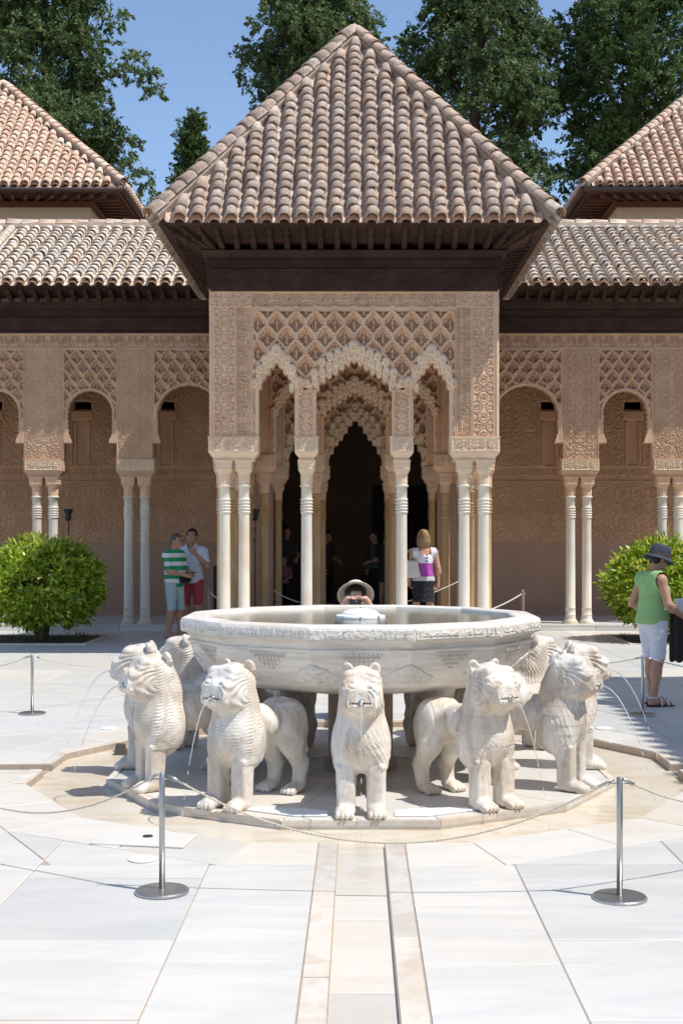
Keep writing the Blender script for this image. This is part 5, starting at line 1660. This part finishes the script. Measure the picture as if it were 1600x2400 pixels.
em = cloth('navy emblem', (.05,.055,.12)); 
cr_ = MB(); cr_.prism([(-.028,.03),(-.026,-.012),(0,-.045),(.026,-.012),(.028,.03)], 0, .006); o = cr_.build('shirt_crest', em, p, False, True); o.rotation_euler = (R(90),0,0); o.location = (-.095,-.138,1.27)
b_ = MB().box(-.028,.028,-.008,.008,0,.005); o = b_.build('shirt_lettering', em, p, False, True); o.rotation_euler = (R(80),0,0); o.location = (-.095,-.128,1.345)
for k in range(3):
    b_ = MB().box(-.018,.018,-.008,.008,0,.005); o = b_.build('sleeve_badge', em, p, False, True); o.rotation_euler = (R(90),0,R(50)); o.location = (.262,-.045+.004*k,1.30-.03*k)
co_ = MB()
for x in (-1,1):
    m_ = MB(); m_.loft([[(x*.03,-.115,1.44),(x*.075,-.10,1.50),(x*.085,-.06,1.53),(x*.085,-.05,1.50),(x*.05,-.125,1.42)],[(x*.035,-.125,1.435),(x*.085,-.108,1.49),(x*.098,-.06,1.515),(x*.098,-.055,1.49),(x*.055,-.135,1.415)]]); m_.build('collar', cloth('white collar', (.70,.71,.79)), p, False, True)

# ---- blonde woman in the pavilion, seen from behind
J3 = joints(fwd=np.array([0,-1.0,0]), hea=(0,-.02,1.63), eL=(.245,.02,1.13), wL=(.22,-.08,.92), eR=(-.235,.05,1.13), wR=(-.24,.02,.90), kL=(.10,-.10,.50), aL=(.12,-.10,.10), tL=(.12,-.28,.03), kR=(-.10,.02,.50), aR=(-.16,.20,.13), tR=(-.16,.05,.03), cR=.9)
TP = m_bands('white purple and grey top', [(0,(.50,.48,.49)),(.99,(.36,.06,.36)),(1.21,(.72,.70,.76))])
p, q = person('blonde woman seen from behind in white and purple top, shoulder bag', (1.02, 19.75, TZ), R(192), J3, M['skin'],
  [('top', lambda s: torso(s, J3, .014, 1), TP, lambda V: (V[:,2] > .86) & (V[:,2] < 1.475) & ~((V[:,2] > 1.36) & (np.abs(V[:,0]) < .10)) & (np.abs(V[:,0]) < .205), .002),
   ('skirt', lambda s: (torso(s, J3, .012, 1), s.cone((0,0,.93), (0,.0,.58), .135, .15, .05, sq=(.8,1,1))), cloth('black skirt', (.012,.012,.016)), lambda V: (V[:,2] > .57) & (V[:,2] < .93), .004),
   ('hair', hair_fn(J3, .016, 1.0, 1.0), M['hair_blond'], lambda V: ~((V[:,1] < -.06) & (V[:,2] < 1.68)) & (V[:,2] > 1.43), .004)], 1.66, .011, fem=1, faced=False)
for k in range(3):
    b_ = MB(); b_.lathe([(.001,-.004),(.015,0),(.001,.004)], 10); o = b_.build('button', M['hair_dark'], p, True, True); o.rotation_euler = (R(90),0,0); o.location = (-.02,.130,1.345-.05*k)
bag = thing('shoulder_bag', 'off-white shoulder bag on the blonde woman', 'bag', (.80, 19.62, .93+TZ), R(24))
bm_ = SDF((-.25,-.14,-.03), (.25,.14,.36), .010); bm_.box((0,0,.13), (.115,.045,.10), .035, .02); bm_.cone((-.14,0,.20), (.14,0,.20), .03, .03, .03)
V, Q = bm_.mesh(); tp = np.clip((.32-V[:,2])/.32, 0, 1); V[:,0] *= .62+.5*tp; link('body', np_mesh('bag', V, Q, cloth('off-white leather', (.62,.59,.53)), True), bag, local=True)
MB().tube([(-.09,0,.20),(-.05,.0,.38),(.02,.02,.44),(.07,.0,.36),(.09,0,.20)], .011, 6).build('strap', cloth('off-white strap', (.60,.57,.51)), bag, True, True)

# ---- photographer crouching behind the basin
J4 = joints(pel=(0,.10,.36), wai=(0,.06,.50), che=(0,-.02,.70), nec=(0,-.05,.90), hea=(0,-.09,1.055), htilt=R(4), sL=(.185,-.02,.84), sR=(-.185,-.02,.84), eL=(.27,-.22,.78), eR=(-.27,-.22,.78), wL=(.115,-.29,1.005), wR=(-.115,-.29,1.005), nL=(-.7,-.2,0), nR=(.7,-.2,0), cL=1.0, cR=1.0,
            hL=(.10,.10,.34), hR=(-.10,.10,.34), kL=(.16,-.30,.42), kR=(-.14,-.22,.09), aL=(.15,-.20,.09), aR=(-.13,.22,.10), tL=(.16,-.38,.03), tR=(-.13,.24,.03))
p, q = person('photographer crouching behind the basin in cream sun hat and glasses', (-.02, 11.75, 0), R(2), J4, M['skin_fair'],
  [('shirt', lambda s: (torso(s, J4, .014), [arm(s, J4, a, .018, 1.5) for a in 'LR']), cloth('grey shirt', (.25,.27,.30)), lambda V: (V[:,2] > .34) & (V[:,2] < .90), .004),
   ('trousers', lambda s: (torso(s, J4, .006), [leg(s, J4, a, .02, 1.9) for a in 'LR']), cloth('dark trousers', (.06,.06,.07)), lambda V: (V[:,2] < .46), .004),
   ('hair', hair_fn(J4, .005), M['hair_dark'], hair_keep(J4, -.06, -.05, .075), .002)], 1.825, .0085)
for x in (-1,1):
    m_ = MB(); c = q(x*.034,-.115,.008); m_.tube([c+np.array([.028*math.cos(t),.004,.022*math.sin(t)]) for t in np.linspace(0, 2*math.pi, 17)], .0045, 6); m_.build('spectacle_rim', plain('dark frame', (.02,.02,.022), rough=.3), p, True, True)
MB().tube([q(-.008,-.117,.012), q(.008,-.117,.012)], .004, 6).build('spectacle_bridge', plain('dark frame', (.02,.02,.022), rough=.3), p, True, True)
def hat(name, label, loc, rz, tl, rin, brim, ht, mat, dn=.03, band=None):
    h = thing(name, label, 'hat', loc, rz); h.rotation_euler = Euler((tl,0,rz), 'XYZ')
    crown = [(rin+.004,0),(rin+.002,ht*.45),(rin*.93,ht*.8),(rin*.75,ht*.97),(rin*.35,ht*1.02),(.002,ht*.99)]
    m_ = MB().lathe(crown, 32, cap=False); o = m_.build('crown', mat, h, True, True); o.scale = (.90,1.12,1)
    b = MB().lathe([(rin-.002,.004),(rin+.02,.0),(rin+brim*.6,-dn*.55),(rin+brim,-dn),(rin+brim,-dn-.006),(rin+brim*.6,-dn*.6-.006),(rin,-.006)], 32, cap=False)
    o = b.build('brim', mat, h, True, True); o.scale = (.95,1.08,1)
    if band:
        o = MB().lathe([(rin+.006,.004),(rin+.007,.014),(rin+.006,.028)], 32, cap=False).build('hat_band', band, h, True, True); o.scale = (.90,1.12,1)
    return h
hat('sun_hat', 'cream sun hat on the crouching photographer', (-.02, 11.75-.045, 1.168), R(2), R(-44), .106, .072, .062, cloth('cream canvas', (.66,.61,.52)), .045)
cmr = thing('camera', 'small dark camera held up by the crouching photographer', 'camera', (-.02, 11.75-.37, 1.082), R(2))
MB().box(-.052,.052,-.014,.014,-.031,.031).build('body', plain('camera body', (.03,.03,.035), rough=.4), cmr, False, True); MB().lathe([(.022,0),(.022,.02),(.018,.03)], 16).build('lens', plain('lens barrel', (.05,.05,.055), rough=.3), cmr, True, True).rotation_euler = (R(90),0,0)

# ---- woman in green at the right
J5 = joints(fwd=np.array([0,-1.0,0]), pel=(0,.02,.93), hea=(0,-.085,1.585), htilt=R(26), nec=(0,-.015,1.455), che=(0,.0,1.27), sL=(.18,.015,1.39), sR=(-.18,.015,1.39), eR=(-.255,-.02,1.10), wR=(-.19,-.27,.965), eL=(.27,.08,1.10), wL=(.16,-.16,.97), nR=(.5,0,-1), nL=(-.5,0,-1), cR=.35, cL=.8,
            kL=(.10,-.05,.50), kR=(-.10,.0,.50), aL=(.10,-.06,.09), aR=(-.10,.06,.09), tL=(.13,-.26,.03), tR=(-.13,-.13,.03))
p, q = person('woman in green sleeveless top, white shorts and dark straw hat, reading', (2.92, 12.62, 0), R(112), J5, M['skin'],
  [('sleeveless_top', lambda s: torso(s, J5, .024, .8, .7), cloth('light green jersey', (.30,.50,.20), (.25,.43,.16)), lambda V: (V[:,2] > .885) & (V[:,2] < 1.465) & (np.abs(V[:,0]) < .200), .0035),
   ('shorts', lambda s: (torso(s, J5, .000, .8, .15), [leg(s, J5, a, .014, 1.0, 1.1) for a in 'LR']), cloth('white shorts', (.68,.68,.74), (.60,.60,.67)), lambda V: (V[:,2] > .50) & (V[:,2] < .93), .003),
   ('hair', hair_fn(J5, .006), M['hair_dark'], hair_keep(J5, -.04, -.085), .003)], 1.60, .0082, fem=.8, belly=.7, fat=1.06)
for a in 'LR':
    A, T = J5['a'+a], J5['t'+a]
    MB().loft([[(T[0]-.042,T[1]-.03,.0),(T[0]+.042,T[1]-.03,.0),(A[0]+.04,A[1]+.065,.0),(A[0]-.04,A[1]+.065,.0)],[(T[0]-.042,T[1]-.03,.014),(T[0]+.042,T[1]-.03,.014),(A[0]+.04,A[1]+.065,.022),(A[0]-.04,A[1]+.065,.022)]]).build('sandal_sole', cloth('dark sole', (.03,.025,.02)), p, False, True)
    for f, w_, h_ in ((.25,.052,.062),(.62,.046,.085)):
        c = T+(A-T)*f; pts = [(c[0]+w_*math.cos(t), c[1], .012+h_*math.sin(t)) for t in np.linspace(0, math.pi, 9)]
        MB().tube(pts, .011, 6).build('sandal_strap', cloth('white strap', (.72,.72,.72)), p, True, True)
    MB().tube([(A[0]+.046*math.cos(t), A[1]+.005+.05*math.sin(t), .10) for t in np.linspace(0, 2*math.pi, 15)], .010, 6).build('sandal_strap', cloth('white strap', (.72,.72,.72)), p, True, True)
fw = Vector((math.sin(R(112)), -math.cos(R(112)), 0)); sc5 = 1.60/1.75
hd = Vector((2.92,12.62,0))+fw*(.085*sc5)+Vector((0,0,1.585*sc5))
hat('straw_hat', 'dark blue straw hat with narrow brim on the woman in green', hd+Vector((0,0,.022))+fw*.0, R(112), R(18), .098, .055, .125, plain('navy straw', (.045,.055,.09), (.02,.026,.05), 30, .8, bump=.8, bscale=60, stretch=(1,1,5)), .03, plain('brown band', (.10,.05,.035)))
lf = thing('leaflet', 'white folded leaflet held by the woman in green', 'leaflet', Vector((2.92,12.62,0))+fw*.345+Vector((-.02,-.14,.955)), R(112))
for sgn in (-1, 1):
    m_ = MB(); m_.add([(0,-.09,-.02),(0,.07,-.03),(sgn*.012+.03*sgn,.08,.10),(sgn*.012+.03*sgn,-.08,.11)], [(0,1,2,3)]); m_.add([(0.001,-.09,-.02),(0.001,.07,-.03),(sgn*.012+.032*sgn,.08,.10),(sgn*.012+.032*sgn,-.08,.11)], [(3,2,1,0)]); m_.build('page', M['white_sheet'], lf, False, True)
jk = thing('jacket', 'dark brown jacket hanging over the arm of the woman in green', 'jacket', Vector((2.92,12.62,0))+fw*.30+Vector((.05,.03,.42)), R(112))
js = SDF((-.2,-.16,-.05), (.2,.2,.60), .010); js.box((0,0,.28), (.075,.055,.23), .03, .03); js.cone((-.06,0,.50), (.06,.0,.50), .05, .05, .03); js.box((.05,.03,.18), (.05,.04,.16), .02, .02)
V, Q = js.mesh(); N = normals(V, Q); V = V+N*(.012*np.sin(V[:,0]*60+V[:,1]*45)*np.clip(1.2-V[:,2]*1.6, .2, 1))[:,None]; link('cloth', np_mesh('jacket', V, Q, cloth('dark brown cloth', (.028,.022,.020)), True), jk, local=True)
MB().lathe([(.001,-.005),(.017,0),(.001,.006)], 12).build('blue_tag', plain('blue tag', (.02,.08,.30), rough=.4), jk, True, True).location = (.02,-.09,.40)

# ---- dim visitors inside the hall
DIM = [('tall dark visitor in the gloom behind the left inner column', (-1.50, 26.8), R(20), 1.78, (.03,.035,.03)), ('child in pink shirt standing in the gloom behind the left inner column', (-1.53, 26.3), R(-10), 1.12, (.30,.12,.16)),
       ('visitor in dark clothes at the left inside the dark doorway', (-.67, 27.6), R(60), 1.68, (.05,.045,.045)), ('visitor in long dark trousers reading in the dark doorway', (.37, 26.9), R(-70), 1.68, (.11,.10,.09)), ('visitor in short black dress beside the right inner column', (.58, 26.3), R(150), 1.66, (.015,.015,.017))]
JD = joints(eL=(.24,-.02,1.13), wL=(.15,-.22,1.06), nL=(-.5,0,-1))
for i, (lab, (x, y), rz, Hh, c) in enumerate(DIM):
    sk = i == 4
    person(lab, (x, y, TZ), rz, JD, M['skin'], [('shirt', lambda s: (torso(s, JD, .014), [arm(s, JD, a, .018, .6) for a in 'LR']), cloth('dim shirt', c), lambda V: (V[:,2] > .88) & (V[:,2] < 1.47), .003),
      ('trousers', lambda s: (torso(s, JD, .008), [leg(s, JD, a, .02, .5 if sk else 1.9) for a in 'LR']), cloth('dim trousers', (.02,.02,.025)), lambda V: (V[:,2] > (.6 if sk else .12)) & (V[:,2] < .94), .003),
      ('hair', hair_fn(JD, .012), M['hair_dark'], hair_keep(JD), .002)], Hh, .015, faced=False, hsc=1.25 if Hh < 1.3 else 1.0)
# ================================================================== rope posts, ropes, lamps, floor fittings
def post(label, p, h=.56):
    t = thing('rope_post', label, 'rope post', (p[0], p[1], .002), group='steel rope posts round the fountain')
    MB().lathe([(.127,0),(.127,.008),(.120,.013),(.02,.016)], 36).build('base', M['steel'], t, False, True)
    MB().lathe([(.0142,.014),(.0142,h-.002),(.012,h)], 18).build('pole', M['steel'], t, True, True)
    MB().tube([(-.05,0,h-.028),(.05,0,h-.028)], .004, 6).build('cross_pin', M['steel'], t, True, True)
    for s in (-1, 1):
        MB().tube([(s*.058+.010*math.cos(a), 0, h-.030+.010*math.sin(a)) for a in np.linspace(0, 2*math.pi, 11)], .0028, 6).build('ring', M['steel'], t, True, True)
    return Vector((p[0], p[1], h-.03))
PL = post('near steel rope post in front of the left lions', gp(380, 2091)); PR = post('near steel rope post in front of the right lions', gp(1451, 2106))
QL = post('far steel rope post standing alone at the left', gp(76, 1673)); QR = post('far steel rope post beside the feet of the woman in green', gp(1505, 1676))
def rope(label, A, B, sag, r=.0052, twist=True):
    A, B = Vector(A), Vector(B); d = (B-A); L = d.length; u = d.normalized(); A = A+u*.07; B = B-u*.07
    t = thing('barrier_rope', label, 'rope', (A+B)/2*1.0); o0 = t.location
    n = 40; pts = []
    for k in range(n+1):
        f = k/n; pts.append(A.lerp(B, f)-Vector((0,0,sag*4*f*(1-f)))-o0)
    if twist:
        m = 150 if L > 1.5 else 90
        for ph in (0, math.pi):
            q = []; sd = u.cross(Vector((0,0,1))).normalized()
            for k in range(m*2+1):
                f = k/(m*2); p = A.lerp(B, f)-Vector((0,0,sag*4*f*(1-f)))-o0
                a = ph+f*L/.028*2*math.pi/1.6; q.append(p+sd*math.cos(a)*r*.48+Vector((0,0,1))*math.sin(a)*r*.48)
            MB().tube(q, r*.66, 5).build('strand', M['rope'], t, True, True)
    else:
        MB().tube(pts, r, 6).build('cord', M['rope'], t, True, True)
    for e, s in ((A-o0, 1), (B-o0, -1)):
        dv = (pts[1]-pts[0]).normalized() if s > 0 else (pts[-2]-pts[-1]).normalized()
        MB().tube([e-dv*.05, e+dv*.03], .0068, 8).build('end_clip', M['steel'], t, True, True)
rope('slack rope hanging between the two near posts', PL, PR, .285)
rope('rope from the near left post out of frame', (-2.55, 6.95, .53), PL, .25); rope('rope from the near right post out of frame', PR, (2.75, 7.0, .53), .20)
rope('rope from the far left post out of frame', (-4.4, 12.6, .53), QL, .13); rope('rope from the far left post toward the lions', QL, (-1.9, 13.9, .53), .16)
rope('rope from the far right post toward the lions', (1.7, 13.9, .53), QR, .13); rope('rope from the far right post out of frame', QR, (4.6, 11.4, .53), .12)
# wooden posts and ropes across the pavilion
M['post_wood'] = plain('painted brown post', (.26,.16,.12), (.20,.12,.09), 8, .6)
def wpost(label, x, y, h=.86):
    t = thing('brown_post', label, 'rope post', (x, y, 0), group='brown posts beside the pavilion')
    MB().lathe([(.11,0),(.11,.02),(.03,.03)], 20).build('base', M['post_wood'], t, False, True); MB().lathe([(.027,.02),(.027,h-.01),(.02,h)], 14).build('pole', M['post_wood'], t, True, True)
    MB().tube([(-.05,0,h-.06),(.05,0,h-.06)], .007, 6).build('hook', M['steel'], t, True, True)
    return Vector((x, y, h-.06))
a1 = at(491, 1381, 19.8); b1 = at(1224, 1379, 19.4)
W1 = wpost('brown post by the left front columns, beside the young man', a1.x, a1.y); W2 = wpost('brown post by the right front columns', b1.x, b1.y)
c1, c2, c3 = (-1.55, 18.05, .60), (-.62, 20.6, .56), (.60, 20.6, .56)
rope('pale rope from the left brown post to the pavilion', W1, c1, .05, .010, False); rope('pale rope across the left pavilion bay', (-1.45,21.3,.78), c2, .06, .008, False)
rope('pale rope across the middle pavilion bay', c2, c3, .04, .008, False); rope('pale rope rising across the right pavilion bay', c3, (1.75,21.2,.95), .03, .009, False)
rope('pale rope from the right brown post to the pavilion', (1.75,17.9,.60), W2, .02, .010, False)
# floodlights on thin stands in the gallery
def flood(label, px, py, Y):
    p = at(px, py, Y); t = thing('floodlight', label, 'floodlight', (p.x, p.y, TZ), group='small floodlights on stands')
    dk = plain('black lamp body', (.02,.02,.022), rough=.5); h = p.z-TZ
    MB().lathe([(.09,0),(.09,.015),(.012,.02),(.009,h)], 14).build('stand', dk, t, True, True)
    MB().lathe([(.045,h-.06),(.05,h+.02),(.055,h+.07),(.085,h+.12),(.088,h+.16),(.075,h+.165)], 18).build('lamp_head', dk, t, True, True)
    MB().tube([(-.06,0,h-.03),(-.06,0,h+.05),(.06,0,h+.05),(.06,0,h-.03),(-.06,0,h-.03)], .007, 6).build('yoke', dk, t, True, True)
flood('small black floodlight on a stand above the left bush', 161, 1213, 24.6); flood('small black floodlight on a stand behind the left front columns', 598, 1213, 24.6)
# dark upright strip beside the young man
d_ = at(506, 1340, 24.9); o = MB().box(d_.x-.045,d_.x+.045,24.86,24.94,TZ,1.1).build('notice_board', plain('dark board', (.03,.024,.02))); tag(o, 'narrow dark upright board against the gallery wall by the young man', 'board')
# small floor fittings
c = gp(342, 1968); t = thing('access_cover', 'square marble access cover with a black cap in the paving', 'cover', (c.x, c.y, .002), R(-12))
MB().prism([(-.26,-.17),(.27,-.15),(.25,.15),(-.24,.16)], 0, .009, bev=.004).build('cover_slab', plain('cover marble', (.64,.62,.58), (.60,.575,.53), 3, .5), t, False, True); MB().lathe([(.028,.009),(.028,.014),(.01,.016)], 20).build('cap', plain('black cap', (.02,.02,.02), rough=.4), t, False, True).location = (.0,.03,0)
for px, py, lab in ((335,2015,'white round floor plate near the left rope post'), (258,1708,'white round floor plate behind the left lions'), (1415,1708,'white round floor plate behind the right lions')):
    c = gp(px, py); o = MB().lathe([(.075,0),(.075,.004),(.07,.006)], 28, (0,0)).build('floor_plate', M['white_sheet']); o.location = (c.x, c.y, .003); tag(o, lab, 'floor plate', 'round floor plates')
c = gp(283, 1768, -.05); o = MB().rects([(0,.05,.035),(.012,.048,.033),(.085,.033,.024)]).build('pool_lamp', plain('dark lamp housing', (.09,.075,.06), rough=.6)); o.location = (c.x, c.y, -.052); tag(o, 'small dark tapered box on the far edge of the pool', 'lamp')
